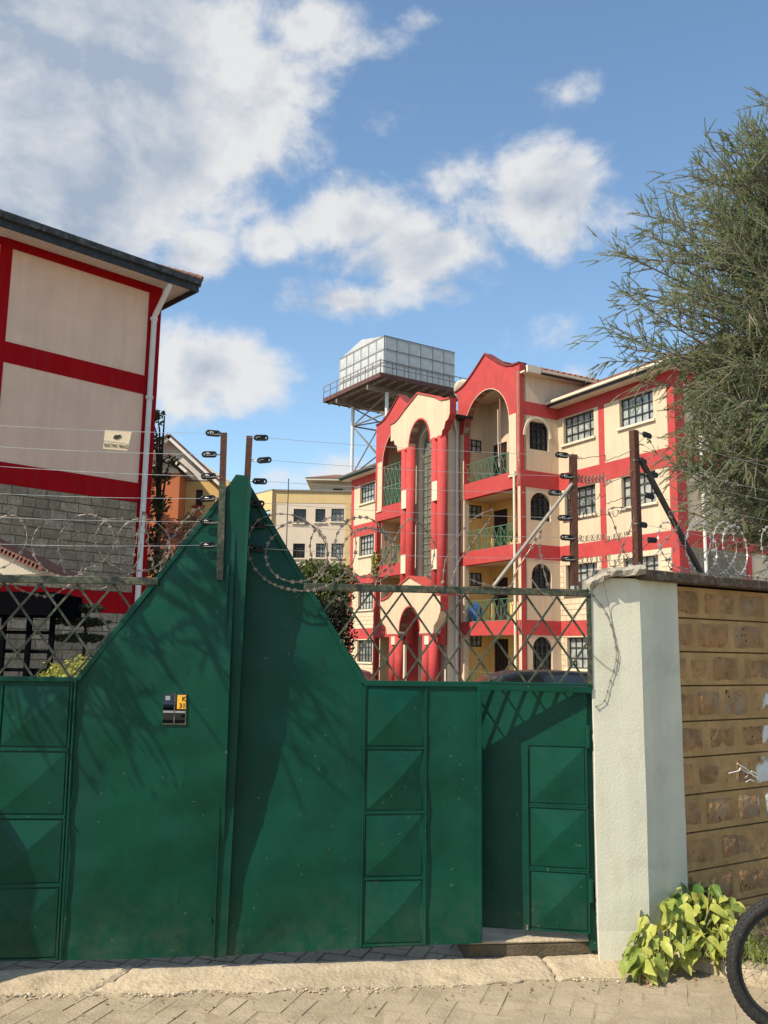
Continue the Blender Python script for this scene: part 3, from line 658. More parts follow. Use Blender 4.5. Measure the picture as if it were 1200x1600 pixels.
# ------------------------------------------------------------------ electric fence: posts, insulators, wires
def insulator_meshes():
    ring = []
    L_, r = .027, .0135
    for k in range(20):
        t = 2*pi*k/20; ring.append((L_*(1 if cos(t) > 0 else -1)+r*cos(t), 0, r*sin(t)))
    mb = MB(); mb.tube(ring, .0075, 6, closed=True); mb.bar((-L_, 0, 0), (L_, 0, 0), .012, .012)
    m1 = mb.mesh('insulator', BLACKP, True)
    mb = MB(); mb.tube([(L_+r+.045, 0, 0), (L_-.01, 0, .001), (-L_+.012, -.009, .006), (-L_+.01, -.009, -.007), (L_, -.009, -.008), (L_+r+.02, 0, 0)], .0032, 5); m2 = mb.mesh('wire_loop', WIRE, True)
    return m1, m2
IM1, IM2 = insulator_meshes()
def fence_post(label, frame, top, bot, ins, m, b=-.05, w=.035, split=0):
    """angle iron post between two pixels of the plane y=b of a frame, insulators at pixels"""
    pb = frame.on(bot[0], bot[1], b); pt = frame.on(top[0], top[1], b); base = frame.W(*pb)
    t = thing('fence_post', label, 'fence post', base, frame.a, 'angle iron posts of the electric fence')
    mb = MB(); v = pt-pb
    for (k0, k1, mm) in (((0, split, GREEN_RAIL), (split, 1, RUST)) if split else ((0, 1, m),)):
        mb = MB(); mb.bar(v*k0, v*k1, w, .005, up=(0, 1, 0)); o_ = Vector((-w/2+.0025, w/2, 0)); mb.bar(v*k0+o_, v*k1+o_, .005, w, up=(0, 1, 0)); mb.build('angle_iron', mm, t)
    ends = []
    for (ix, iy, sg) in ins:
        q = frame.on(ix, iy, b)-pb
        ang = random.uniform(-.12, .12); o = inst(IM1, 'insulator', t, q, (0, ang, 0), (.88, .88, .88)); inst(IM2, 'wire_loop', o, (0, 0, 0), (0, 0, 0 if sg < 0 else pi))
        mb = MB(); xx = v.x*(q.z/v.z); mb.tube([(q.x-sg*.03, q.y, q.z), (xx, 0, q.z-.002)], .0022, 5); mb.build('hook', WIRE_DARK, t)
        ends.append(frame.W(*(pb+q)))
    return t, ends
p1, e1 = fence_post('rusty angle iron post on the left gate leaf, just left of the peak', GLF, (350, 676), (343, 906), [(333, 677, -1), (327, 710, -1), (326, 744, -1), (325, 779, -1), (324, 815, -1), (324, 852, -1)], RUST2, b=-.17, split=.66)
p2_, e2 = fence_post('rusty angle iron post on the right gate leaf, just right of the peak', G, (390, 681), (378, 906), [(408, 684, 1), (413, 719, 1), (406, 752, 1), (402, 786, 1), (405, 820, 1), (402, 857, 1)], RUST2, b=-.03, split=.58)
p3, e3 = fence_post('rusty post standing on the gate rail beside the white pillar', G, (897, 710), (899, 915), [(878, 711, -1), (885, 744, -1), (867, 770, -1), (882, 809, -1), (886, 840, -1), (887, 873, -1)], RUST, b=.0, w=.038)
p4, e4 = fence_post('tall rusty post standing on top of the white pillar', PW, (994, 672), (1001, 889), [(1011, 680, 1), (1003, 721, 1), (1021, 742, 1), (1015, 775, 1), (1004, 820, 1), (1019, 844, 1)], RUST, b=.05, w=.04)
# two struts
mb = MB(); q0 = G.W(*G.on(771, 916, .0)); q1 = G.W(*G.on(894, 756, .0)); mb.tube([q0, q1], .0105, 8)
tag(mb.build('brace_pole', mat('grey_pipe', (.30, .26, .21), .6, .2, 20, metal=.3)), 'grey pipe strut leaning from the gate rail up to the post', 'brace')
mb = MB(); q0 = PW.W(*PW.on(1096, 897, .06)); q1 = PW.W(*PW.on(1000, 716, .05)); mb.bar(q0, q1, .026, .026)
tag(mb.build('brace_pole', mat('dark_angle', (.045, .03, .024), .7, .3, 20)), 'dark steel strut leaning from the wall coping to the tall post', 'brace')
def fence_wire(p, q, label, group, sag=.01, r=.0013):
    mb = MB(); n = 14; mb.tube([Vector(p).lerp(Vector(q), k/n)-Vector((0, 0, 4*sag*(k/n)*(1-k/n))) for k in range(n+1)], r, 5)
    return tag(mb.build('fence_wire', WIRE), label, 'wire', group)
nth = ('topmost', 'second', 'third', 'fourth', 'fifth', 'lowest')
ly = (662, 695, 725, 769, 806, 849)
LWP = []
for i in range(6):
    w = GLF.on(-60, ly[i]-1, -.10); q = GLF.W(*w); LWP.append((e1[i], q))
    fence_wire(e1[i]-Vector((.03, 0, 0)), q, nth[i]+' electric fence wire running left from the left post', 'electric fence wires left of the gate peak')
    fence_wire(e2[i]+Vector((.03, 0, 0)), e3[i]-Vector((.03, 0, 0)), nth[i]+' electric fence wire between the gate peak and the pillar side post', 'electric fence wires over the right gate leaf', .012, .0013)
    d = PW.x*4; fence_wire(e4[i]+PW.x*.05, e4[i]+d-Vector((0, 0, .05)), nth[i]+' electric fence wire running right along the stone wall', 'electric fence wires over the stone wall', .03)
# coiled spring wires between post 3 and 4
for i in range(6):
    a0, b0_ = e3[i], e4[i]; n = 260; pts = []
    turns = (9, 26, 7, 14, 22, 16)[i]; amp = (.022, .024, .018, .018, .018, .02)[i]
    lo, hi = ((.05, .25), (.03, .62), (.1, .55), (.05, .75), (.05, .85), (.05, .9))[i]
    for k in range(n+1):
        t = k/n; c = a0.lerp(b0_, t)-Vector((0, 0, (.10, .09, .12, .05, .05, .08)[i]*4*t*(1-t)*(.6 if t < .5 else 1)))
        env = amp*max(0, min(1, (t-lo)*12))*max(0, min(1, (hi-t)*7)); ph = 2*pi*turns*min(1, max(0, (t-lo)/(hi-lo)))
        pts.append(c+Vector((cos(ph)*env*.5, sin(ph*.5)*.01, sin(ph)*env+.012*fb(t*6, i*3.))))
    mb = MB(); mb.tube(pts, .0022, 4)
    tag(mb.build('spring_wire', WIRE_DARK), nth[i]+' coiled spring wire between the two posts at the pillar', 'wire', 'coiled wires between the two posts at the pillar')
# warning sign
SIGN = mat('sign_plate', (.60, .49, .33), .6, .08, 12, .05, 60, streak=.10)
q = [GLF.on(164, 672, -.112), GLF.on(206, 674, -.112), GLF.on(199, 704, -.112), GLF.on(161, 701, -.112)]
sg = thing('warning_sign', 'yellowed ELECTRIC FENCE warning plate hanging on the left wires', 'sign', GLF.W(*q[3]), GLF.a)
q = [p-GLF.on(161, 701, -.112) for p in q]
mb = MB(); mb.add([tuple(p) for p in q]+[(p.x, p.y+.003, p.z) for p in q], [(0, 1, 2, 3), (7, 6, 5, 4), (0, 4, 5, 1), (1, 5, 6, 2), (2, 6, 7, 3), (3, 7, 4, 0)]); mb.build('plate', SIGN, sg)
INK = mat('sign_ink', (.02, .018, .015), .7, .1, 10)
def text(body, size, parent, loc, m, rz=0, name='lettering', align='CENTER', bold=.0, sx=1.0, ry=0):
    cu = bpy.data.curves.new(name, 'FONT'); cu.body = body; cu.size = size; cu.align_x = align; cu.extrude = .0004; cu.offset = bold; cu.space_character = 1.0
    o = bpy.data.objects.new(name, cu); COL.objects.link(o)
    dg = bpy.context.evaluated_depsgraph_get(); me = bpy.data.meshes.new_from_object(o.evaluated_get(dg)); bpy.data.objects.remove(o)
    me.materials.append(m); o2 = bpy.data.objects.new(name, me); COL.objects.link(o2); o2.parent = parent; o2.location = loc; o2.rotation_euler = (pi/2, ry, rz); o2.scale = (sx, 1, 1); return o2
tx = text('ELECTRIC FENCE', .026, sg, (.067, -.0026, .009), INK, bold=.0002, ry=radians(3.5))
tx.scale = (.126/max(tx.dimensions.x, 1e-3), 1, 1)
# black emblem: a hand touching a bolt
mb = MB(); mb.prism([(.05, .060), (.062, .055), (.075, .057), (.090, .067), (.094, .073), (.082, .075), (.088, .083), (.076, .077), (.064, .079), (.054, .071)], -.0035, -.0012); mb.build('emblem', INK, sg)

# ------------------------------------------------------------------ razor wire
def razor(label, frame, path2, b, r=.0028, every=.035, m=None, tb=.0, bs=.011, seed=0):
    pts = []
    for i, p in enumerate(path2):
        w = frame.W(p[0], b+p[2], p[1]); pts.append(w)
    mb = MB(); mb.tube(pts, r, 5); barbs(mb, pts, every, bs, .0045)
    return tag(mb.build('razor_wire', m or BARB), label, 'razor wire', 'coils of razor wire')
def loops(cx, cz_, rs, n=40, wob=.06, seed=0, start=0., y_amp=.05):
    """flattened concertina: circles hooked into each other"""
    out = []
    for k, (x, z, r) in enumerate(rs):
        for i in range(n):
            t = i/n; ph = start+2*pi*t; nx_ = rs[min(k+1, len(rs)-1)]
            xx = x+(nx_[0]-x)*t; zz = z+(nx_[1]-z)*t; r_ = r+(nx_[2]-r)*t
            rr = r_*(1+wob*fb(k+t*2.5, seed+3.3))
            out.append((xx+rr*cos(ph), zz+rr*sin(ph), y_amp*sin(pi*(k+t)+seed)))
    return out
lx = lambda x, y, b=-.06: GLF.on(x, y, b)
def cl(x, y, rp, fr, b): w = fr.on(x, y, b); return (w.x, w.z, rp/286.)
razor('tangled razor wire coil along the left gate rail', GLF, loops(0, 0, [cl(-60, 850, 44, GLF, -.06), cl(-22, 848, 45, GLF, -.06), cl(60, 872, 58, GLF, -.06), cl(125, 852, 45, GLF, -.06), cl(150, 862, 52, GLF, -.06), cl(222, 852, 40, GLF, -.06)], seed=1, start=-1.2, wob=.16), -.06, m=BARB, r=.0024, bs=.009)
lo2 = [cl(240, 890, 0, GLF, -.05), cl(262, 850, 0, GLF, -.05), cl(290, 815, 0, GLF, -.05), cl(315, 795, 0, GLF, -.05)]
razor('razor wire strand climbing the left slope of the gate peak', GLF, [(p.x+.012*fb(k*.7, 2.), p.z+.012*fb(k*.9, 5.), 0) for k, p in enumerate(polyline3([lx(205, 880), lx(225, 800), lx(232, 850), lx(246, 895), lx(262, 852), lx(300, 800), lx(318, 800), lx(290, 838), lx(262, 870), lx(250, 905)], 90))], -.06, m=WIRE_DARK)
gx = lambda x, y, b=-.03: G.on(x, y, b)
razor('razor wire coil on the right gate rail next to the peak', G, loops(0, 0, [cl(455, 868, 40, G, -.03), cl(470, 862, 50, G, -.03), cl(440, 868, 66, G, -.03), cl(530, 860, 52, G, -.03), cl(568, 852, 46, G, -.03), cl(575, 868, 44, G, -.03)], seed=4, start=2.2, n=46), -.03, m=WIRE_DARK)
razor('thin razor wire strand dipping between the rail and the coil', G, [(p.x, p.z, .02*sin(k*.2)) for k, p in enumerate(polyline3([gx(587, 915), gx(600, 880), gx(630, 820), gx(652, 815), gx(680, 850), gx(672, 905), gx(690, 915), gx(700, 870), gx(735, 815), gx(770, 800), gx(738, 850), gx(716, 880), gx(706, 910)], 120))], -.02, m=WIRE_DARK, every=.06)
razor('pale cut razor wire end hanging over the rail near the pillar', G, [(p.x, p.z, 0) for p in polyline3([gx(728, 901), gx(752, 912), gx(795, 917), gx(808, 890), gx(832, 852), gx(846, 828), gx(843, 850), gx(848, 885), gx(858, 920)], 90)], -.03, m=BARB, every=.05)
razor('short loose wire end in front of the arched window', G, [(p.x, p.z, 0) for p in polyline3([gx(829, 903), gx(845, 925), gx(860, 932), gx(861, 936)], 20)], -.035, m=BARB, every=.2, r=.004)
def wl(x, y, rp): w = PW.on(x, y, .08); return (w.x, w.z, rp/262.)
razor('bright razor wire coil on the stone wall under the tree', PW, loops(0, 0, [wl(1050, 850, 36), wl(1080, 852, 42), wl(1100, 858, 44), wl(1118, 858, 45), wl(1150, 862, 44), wl(1185, 862, 46), wl(1230, 866, 44), wl(1280, 870, 44)], seed=7, start=.4, wob=.12), .08, m=mat('razor_bright', (.46, .44, .40), .45, .25, 60, metal=.4, col2=(.2, .15, .11), mix=(.5, .66)), every=.030, r=.0023, bs=.010)
razor('slack razor wire strands beside the tall rusty post', PW, [(p.x, p.z, 0) for p in polyline3([PW.on(*c, .03) for c in ((952, 905), (975, 850), (990, 800), (952, 795), (958, 815), (980, 870), (1012, 880), (1040, 845), (1062, 815), (1045, 800), (1060, 840), (1045, 885), (1085, 895), (1150, 898), (1200, 905))], 140)], .03, m=BARB, every=.07, r=.0026)

# ------------------------------------------------------------------ right apartment building
d_ = ray(815, 980); o_ = CAM+d_*(33.5/d_.y)
BF = Fr((o_.x, o_.y), radians(90+29.2))      # x along the facade (away, to the left), y outwards
apt = thing('apartment_building', 'red and cream apartment block with arched balconies behind the gate', 'building', BF.o, BF.a)
EACH = ('red_band', 'red_strip', 'cream_pier', 'parapet', 'balcony_slab', 'red_pier', 'pilaster', 'column_plate', 'portico_cheek', 'stair_return', 'gable_trim')
def part(name, mb, m, parent=apt, **k):
    if name in EACH: return mb.build_each(name, m, parent, **k)
    return mb.build(name, m, parent, **k)
FL = [2.38, 5.24, 7.99]; FT = [2.93, 5.80, 8.64]; TOPB = (10.86, 11.28)
def swap(a0): return lambda p, y, z: (a0+y, p, z)      # for walls lying in a plane x = const (first coordinate runs along y)
def window(x0, x1, z0, z1, y, T=None, cols=4, rowz=3, pane=PANE, sill=True, parent=apt, depth=.14, fm=FRAME, bw=.045, name='window', sm=CREAM_W):
    mb = MB(T); b = y-depth
    for (a_, b_, c_, d2) in ((x0, x1, z0, z0+bw), (x0, x1, z1-bw, z1)): mb.box(a_, b_, b-.02, b+.025, c_, d2)
    for i in range(cols+1):
        x = x0+(x1-x0)*i/cols; hw = bw*.5 if i in (0, cols) else bw*.36
        xc = min(max(x, x0+hw), x1-hw); mb.box(xc-hw, xc+hw, b-.015, b+.02, z0+bw, z1-bw)
    for j in range(1, rowz):
        z = z0+(z1-z0)*j/rowz; mb.box(x0+bw*.5, x1-bw*.5, b-.012, b+.016, z-bw*.32, z+bw*.32)
    w = mb.build(name, fm, parent)
    mb = MB(T); mb.add([(x0, b-.03, z0), (x1, b-.03, z0), (x1, b-.03, z1), (x0, b-.03, z1)], [(0, 1, 2, 3)]); mb.build('pane', pane, w)
    if sill:
        mb = MB(T); mb.box(x0-.1, x1+.1, y-.02, y+.09, z0-.09, z0-.005); mb.build('sill', sm, w)
    return w
# --- right wing front (y = -1.9), x from -5.94 to 0
WY = -1.9; XE = -5.94
WZ = [(1.17, 2.33), (3.95, 5.12), (6.86, 7.97), (9.77, 10.83)]; WX = [(-2.03, -.31), (-5.0, -3.37)]
mb = MB(); mb.wall(XE, 0, 0, 11.25, WY-.25, WY, [(a_, b_, z0, z1) for (a_, b_) in WX for (z0, z1) in WZ]); part('wing_wall', mb, CREAM)
for (a_, b_) in WX:
    for (z0, z1) in WZ: window(a_, b_, z0, z1, WY, cols=5, rowz=3, pane=random.choice((PANE, PANE, PANE_C, PANE_M)))
mb = MB()
for k in range(3): mb.box(XE-.01, .0, WY+.001, WY+.014, FL[k], FT[k])
mb.box(XE-.01, 0, WY+.001, WY+.014, TOPB[0], TOPB[1]+.1); part('red_band', mb, CORAL)
mb = MB()
for (z0, z1) in ((2.93, 5.24), (5.80, 7.99), (8.64, 10.86), (0, 2.38)):
    mb.box(-2.58, -2.28, WY+.002, WY+.011, z0, z1)
    mb.box(-5.95, -5.62, WY+.002, WY+.011, z0, z1)
part('red_strip', mb, CORAL)
def stone_courses(x0, x1, z0, z1, y, holes, T=None):
    """pale stone courses, each course a set of joined blocks with recessed joints"""
    z = z0; r = 0; mb = MB(T)
    while z < z1-.02:
        h = min(.21, z1-z); x = x0-(.25 if r % 2 else 0)
        while x < x1:
            xa, xb = max(x, x0), min(x+.48, x1)
            segs = [(xa, xb)]
            for (ha, hb, hc, hd) in holes:
                if hc < z+h*.5 < hd:
                    ns = []
                    for (p, q) in segs:
                        if hb <= p or ha >= q: ns.append((p, q))
                        else:
                            if p < ha: ns.append((p, ha))
                            if q > hb: ns.append((hb, q))
                    segs = ns
            for (p, q) in segs:
                if q-p > .04: mb.box(p+.008, q-.008, y+.002, y+.018+random.uniform(0, .006), z+.010, z+h-.010)
            x += .48
        z += h; r += 1
    return mb
hl = [(a_-.1, b_+.1, z0-.1, z1) for (a_, b_) in WX for (z0, z1) in WZ[:2]]
for zz in ((2.93, 5.24), (0.0, 2.38)):
    mb = stone_courses(-2.26, -.0, *zz, WY, hl); o = part('stone_cladding', mb, PALE_STONE); o['kind'] = 'stuff'
    mb = stone_courses(-5.61, -2.60, *zz, WY, hl); o = part('stone_cladding', mb, PALE_STONE); o['kind'] = 'stuff'
# wing end wall, in shade, running away to the right
TE = swap(XE)
mb = MB(lambda p, y, z: (XE-y, p, z)); mb.wall(-10.5, WY, 0, 11.25, -.25, -.002, []); part('end_wall', mb, CREAM)
TE2 = lambda p, y, z: (XE-y, p, z)
mb = MB(TE2)
for k in range(3): mb.box(-10.5, WY+.014, .001, .014, FL[k], FT[k])
mb.box(-10.5, WY+.014, .001, .014, TOPB[0], TOPB[1]+.1); part('red_band', mb, CORAL)
mb = MB(TE2)
for (z0, z1) in ((5.80, 7.99), (8.64, 10.86), (2.93, 5.24), (0, 2.38)): mb.box(-2.35, WY, .002, .011, z0, z1)
mb.box(-5.4, -5.1, .002, .011, 0, 10.86) ; part('red_strip', mb, CORAL)
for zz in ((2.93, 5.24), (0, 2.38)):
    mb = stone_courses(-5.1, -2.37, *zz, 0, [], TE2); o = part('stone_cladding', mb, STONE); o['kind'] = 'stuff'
def downpipe(pts, m=PVC, r=.055, parent=apt, collars=()):
    mb = MB(); mb.tube(pts, r, 8)
    for c in collars: mb.tube([(c[0], c[1], c[2]-.04), (c[0], c[1], c[2]+.04)], r*1.35, 8)
    return mb.build('downpipe', m, parent, smooth=False)
downpipe([(XE-.1, -3.0, 0), (XE-.1, -3.0, 11.1)], collars=[(XE-.1, -3.0, z) for z in (3, 6, 9)])
# wing eaves: soffit, fascia gutter and tiled slope
def eave(x0, x1, y_edge, y_wall, z0, parent=apt, m=GUTTER, lip=WHITEP, rise=1.6, run=3.4):
    mb = MB(); mb.box(x0, x1, y_wall, y_edge-.03, z0+.02, z0+.06); mb.build('soffit', CREAM_W, parent)
    mb = MB(); mb.box(x0, x1, y_edge-.03, y_edge, z0, z0+.17); mb.build('fascia', m, parent)
    mb = MB(); mb.box(x0-.02, x1+.02, y_edge+.001, y_edge+.10, z0+.10, z0+.21); mb.build('gutter', lip, parent, bevel=.02)
    mb = MB(); n = max(2, int(run/.33))
    for k in range(n):
        ya, yb = y_edge+.06-k*run/n, y_edge+.06-(k+1)*run/n; za, zb = z0+.215+k*rise/n, z0+.215+(k+1)*rise/n
        mb.add([(x0, ya, za+.03), (x1, ya, za+.03), (x1, yb, zb), (x0, yb, zb), (x0, ya, za), (x1, ya, za)], [(0, 1, 2, 3), (4, 5, 1, 0)])
    mb.build('roof', TILE, parent)
eave(XE-.55, .33, WY+.55, WY, 11.26, lip=CREAM_W)
mb = MB(); mb.box(XE-.55, XE, -10.5, WY, 11.28, 11.32); part('soffit', mb, CREAM_W)
mb = MB(); mb.box(XE-.58, XE-.551, -10.5, WY+.55, 11.26, 11.46); part('fascia', mb, GUTTER)
# --- side wall of the balcony block (x = 0, y from -1.9 to 0)
TS = lambda p, y, z: (-y, p, z)      # p runs along y, y outwards = -x
SH = [(-1.45, -.52, 1.05, 1.85), (-1.47, -.5, 3.95, 4.6), (-1.47, -.48, 6.73, 7.35), (-1.40, -.47, 9.5, 10.12)]
mb = MB(TS); mb.wall(WY, 0, 0, 12.55, -.16, 0, [(a_, b_, z0, z1+.5) for (a_, b_, z0, z1) in SH]); part('side_wall', mb, CREAM)
def arch_pts(xa, xb, zs, zt, n=14):
    c = (xa+xb)/2; r = (xb-xa)/2; return [(c-r*cos(pi*k/n), zs+(zt-zs)*sin(pi*k/n)) for k in range(n+1)]
for k, (a_, b_, z0, z1) in enumerate(SH):
    # spandrels fill the corners over the arch (the top one is square headed inside an arched recess)
    ap = arch_pts(a_, b_, z1, z1+.48)
    if k < 3:
        mb = MB(TS)
        mb.prism([(a_, z1)]+[(p[0], p[1]) for p in ap[1:8]]+[(ap[7][0], z1+.5), (a_, z1+.5)], -.159, -.001); mb.prism([(b_, z1), (b_, z1+.5), (ap[7][0], z1+.5)]+[ap[i] for i in range(7, 14)], -.159, -.001); mb.build('arch_spandrel', CREAM, apt)
        w = window(a_, b_, z0, z1+.5, 0, T=TS, cols=4, rowz=4, pane=PANE_D, sill=False, depth=.10)
    else:
        mb = MB(TS); mb.strip(arch_pts(a_-.05, b_+.22, 10.0, 10.72), -.02, .05, .10); mb.build('arch_moulding', CREAM_W, apt)
        w = window(a_, b_, z0, z1+.5, 0, T=TS, cols=4, rowz=4, pane=PANE_D, sill=False, depth=.10)
mb = MB(TS)
for k in range(3): mb.box(WY+.016, 0, .001, .013, FL[k], FT[k])
mb.box(WY+.016, 0, .001, .013, 10.83, 11.36)
part('red_band', mb, CORAL)
mb = MB(TS); 
for (z0, z1) in ((0, 2.38), (2.93, 5.24), (5.80, 7.99), (8.64, 10.83), (11.36, 12.86)): mb.box(-.2, 0.0, .002, .011, z0, z1)
part('red_strip', mb, CORAL)
# --- balcony blocks
def ogee(w, zc, ze, flare=0.0, mir=False):
    pts = [(0, ze), (.10*w, ze+.02), (.20*w, ze+.12), (.33*w, ze+.42), (.53*w, zc), (.72*w, ze+.46), (.84*w, ze+.16), (.93*w, ze+.01), (w+flare, ze-.08)]
    return pts
def railing(x0, x1, z0, h, y, n, parent=apt, m=RAILG):
    mb = MB(); t = .028
    mb.bar((x0, y, z0+h), (x1, y, z0+h), t, t); mb.bar((x0, y, z0+.04), (x1, y, z0+.04), t, t)
    w = (x1-x0)/n
    for i in range(n+1): mb.bar((x0+w*i, y, z0), (x0+w*i, y, z0+h), t*.8, t*.8, up=(0, 1, 0))
    for i in range(n):
        xa, xb = x0+w*i+w*.12, x0+w*(i+1)-w*.12; za, zb = z0+.06, z0+h-.04; xm = (xa+xb)/2; zm = (za+zb)/2
        if i % 3 == 2:
            for (p, q) in (((xa, za), (xb, zb)), ((xa, zb), (xb, za))): mb.bar((p[0], y, p[1]), (q[0], y, q[1]), t*.7, t*.7, up=(0, 1, 0))
        else:
            for (p, q) in (((xa, za), (xm, zm-.12)), ((xm, zm-.12), (xb, za)), ((xa, zb), (xm, zm+.12)), ((xm, zm+.12), (xb, zb)), ((xa, za), (xa, zb)), ((xb, za), (xb, zb)), ((xm, zm-.12), (xm, zm+.12))):
                mb.bar((p[0], y, p[1]), (q[0], y, q[1]), t*.7, t*.7, up=(0, 1, 0))
    return mb.build('balcony_railing', m, parent)
def block(mx, right):
    """mx maps the block's own x (0 at its outer corner) to the building's x"""
    T = lambda x, y, z: (mx(x), y, z)
    W_ = 4.25; zt = 12.86
    # gable with its big arched opening
    og = ogee(W_, 13.85, zt-.02, .22 if right else .0)
    ar = arch_pts(.69, 3.78, 10.70, 12.33, 22)
    poly = [(0, 8.64)]+og+[(W_, zt-.3), (W_, 8.64), (3.78, 8.64)]+[(p[0], p[1]) for p in reversed(ar)]+[(.69, 8.64)]
    poly = [p for i, p in enumerate(poly) if i == 0 or (abs(p[0]-poly[i-1][0])+abs(p[1]-poly[i-1][1])) > 1e-4]
    mb = MB(T); mb.prism(poly, -.30, 0); part('gable', mb, CORAL)
    mb = MB(T); mb.strip(og, -.36, .05, .07); part('gable_coping', mb, mat('coping_red', (.17, .03, .026), .8, .3, 4))
    mb = MB(T); mb.strip([(p[0], p[1]) for p in ar], -.31, .004, .03); mb.strip([(3.79, 10.7), (3.79, 8.66)], -.31, .004, .03) ; mb.strip([(.68, 8.66), (.68, 10.7)], -.31, .004, .03); part('arch_lining', mb, CREAM)
    mb = MB(T); mb.box(.22, .66, .001, .014, 8.5, 10.90); mb.box(.18, .70, .001, .05, 8.42, 8.5); mb.box(3.82, 4.06, .001, .014, 8.0, 10.8); part('cream_pier', mb, CREAM)
    # floors: red parapet bands, slabs, cream piers
    mb = MB(T)
    for k in range(3): mb.box(.0, W_, -.28, 0, FL[k], FT[k])
    part('parapet', mb, CORAL)
    mb = MB(T)
    for k in range(3): mb.box(.1, W_, -1.62, -.28, FL[k]+.02, FL[k]+.2)
    mb.box(.1, W_, -1.62, -.31, 12.34, 12.5); part('balcony_slab', mb, CREAM)
    mb = MB(T)
    for (z0, z1) in ((0, 2.38), (2.93, 5.24), (5.80, 7.99)): mb.box(.0, .20, -.25, -.002, z0, z1); mb.box(4.02, W_, -.25, -.002, z0, z1)
    part('red_pier', mb, CORAL)
    mb = MB(T)
    for (z0, z1) in ((0, 2.38), (2.93, 5.24), (5.80, 7.99)): mb.box(3.76, 4.02, -.25, -.006, z0, z1)
    part('cream_pier', mb, CREAM)
    # the wall inside
    fl0 = [0, 2.5, 5.36, 8.2]; ce = [2.4, 5.26, 8.01, 12.35]
    for k in range(4):
        mt = CREAM if k == 3 else CREAM_BOUNCE
        dz = fl0[k]+2.28
        mb = MB(T); mb.wall(.16, 4.0, fl0[k], ce[k], -1.66, -1.46, [(2.75, 3.72, fl0[k]+.02, dz), (.7, 2.0, fl0[k]+.95, dz)]); part('inner_wall', mb, mt)
        window(.7, 2.0, fl0[k]+.95, dz, -1.46, T=T, cols=4, rowz=3, sill=False, depth=.08, pane=PANE_D)
        # door with a glazed grille
        mb = MB(T); mb.box(2.75, 3.72, -1.58, -1.54, fl0[k]+.02, dz); dr = part('balcony_door', mb, DOORW)
        mb = MB(T)
        for i in range(5): mb.box(2.75+.225*i, 2.79+.225*i if i < 4 else 3.72, -1.54, -1.50, fl0[k]+.03, dz-.01)
        for i in range(6): mb.box(2.79, 3.66, -1.535, -1.505, fl0[k]+.1+i*.41, fl0[k]+.13+i*.41)
        mb.build('door_grille', FRAME, dr)
        T2 = (lambda p, y, z: (mx(3.99-y), p, z))
        zw = (fl0[k]+1.95, fl0[k]+2.5)
        mb = MB(T2); mb.wall(-1.46, -.3, fl0[k], ce[k], -.14, 0, [(-1.04, -.33, zw[0], zw[1])]); part('inner_side_wall', mb, mt)
        window(-1.04, -.33, zw[0], zw[1], 0, T=T2, cols=3, rowz=2, sill=False, depth=.03, pane=PANE)
    mb = MB(T); mb.box(.165, .20, -1.46, -.3, 0, 12.3); part('inner_side_wall', mb, CREAM)
    for k in range(3):
        railing(*( (min(mx(.45), mx(3.9)), max(mx(.45), mx(3.9))) ), FT[k]-.02, .86, -.12, 7)
    if right: railing(min(mx(.6), mx(3.9)), max(mx(.6), mx(3.9)), -.1, 1.05, -.12, 8, m=mat('railing_olive', (.10, .12, .05), .6))
block(lambda x: x, True)
block(lambda x: 11.5-x, False)
# tall green security grille on the far block's top balcony
mb = MB()
for i in range(9): mb.bar((7.75+i*.37, -.06, 8.6), (7.75+i*.37, -.06, 10.6), .03, .03, up=(0, 1, 0))
for i in range(8):
    for z in (8.65, 9.6): mb.bar((7.75+i*.37, -.06, z), (7.75+(i+1)*.37, -.06, z+.9), .025, .025, up=(0, 1, 0)); mb.bar((7.75+i*.37, -.06, z+.9), (7.75+(i+1)*.37, -.06, z), .025, .025, up=(0, 1, 0))
mb.bar((7.7, -.06, 10.6), (10.8, -.06, 10.6), .03, .03); mb.bar((7.7, -.06, 9.58), (10.8, -.06, 9.58), .05, .05); part('security_grille', mb, RAILG)
# main roof behind the near gable: cream end wall, eave and tiles
mb = MB(); mb.add([(-.32, -.32, 12.52), (-.32, -7.5, 12.52), (2.25, -7.5, 13.65), (2.25, -.32, 13.65)], [(0, 1, 2, 3)])
for k in range(9):
    xa, xb = -.32+k*2.57/9, -.32+(k+1)*2.57/9; za, zb = 12.60+k*1.13/9, 12.60+(k+1)*1.13/9
    mb.add([(xa, -.32, za), (xa, -7.5, za), (xb, -7.5, zb), (xb, -.32, zb), (xa, -.32, za-.08), (xa, -7.5, za-.08)], [(0, 1, 2, 3), (4, 5, 1, 0)])
mb.add([(4.8, -.32, 12.6), (4.8, -7.5, 12.6), (2.25, -7.5, 13.70), (2.25, -.32, 13.70)], [(0, 1, 2, 3)]); part('roof', mb, TILE)
mb = MB()
for k in range(24): mb.tube([(-.37, -.40-k*.3, 12.63), (-.05, -.40-k*.3, 12.79)], .07, 6)
part('eave_tile', mb, TILE)
mb = MB(); mb.box(-.36, -.30, -7.5, -.02, 12.44, 12.62); part('fascia', mb, GUTTER)
mb = MB(); mb.box(-.46, -.365, -.7, -.05, 12.40, 12.66); part('fascia', mb, CREAM_W)
mb = MB(); mb.box(-.44, -.362, -7.5, -.7, 12.50, 12.60); part('gutter', mb, CREAM_W, bevel=.02)
mb = MB(TS); mb.wall(-7.5, -1.9, 11.25, 12.55, -.16, 0, []); part('upper_wall', mb, CREAM)
mb = MB(); mb.box(-.30, -.002, -7.5, -.02, 12.44, 12.50); part('soffit', mb, CREAM_W)
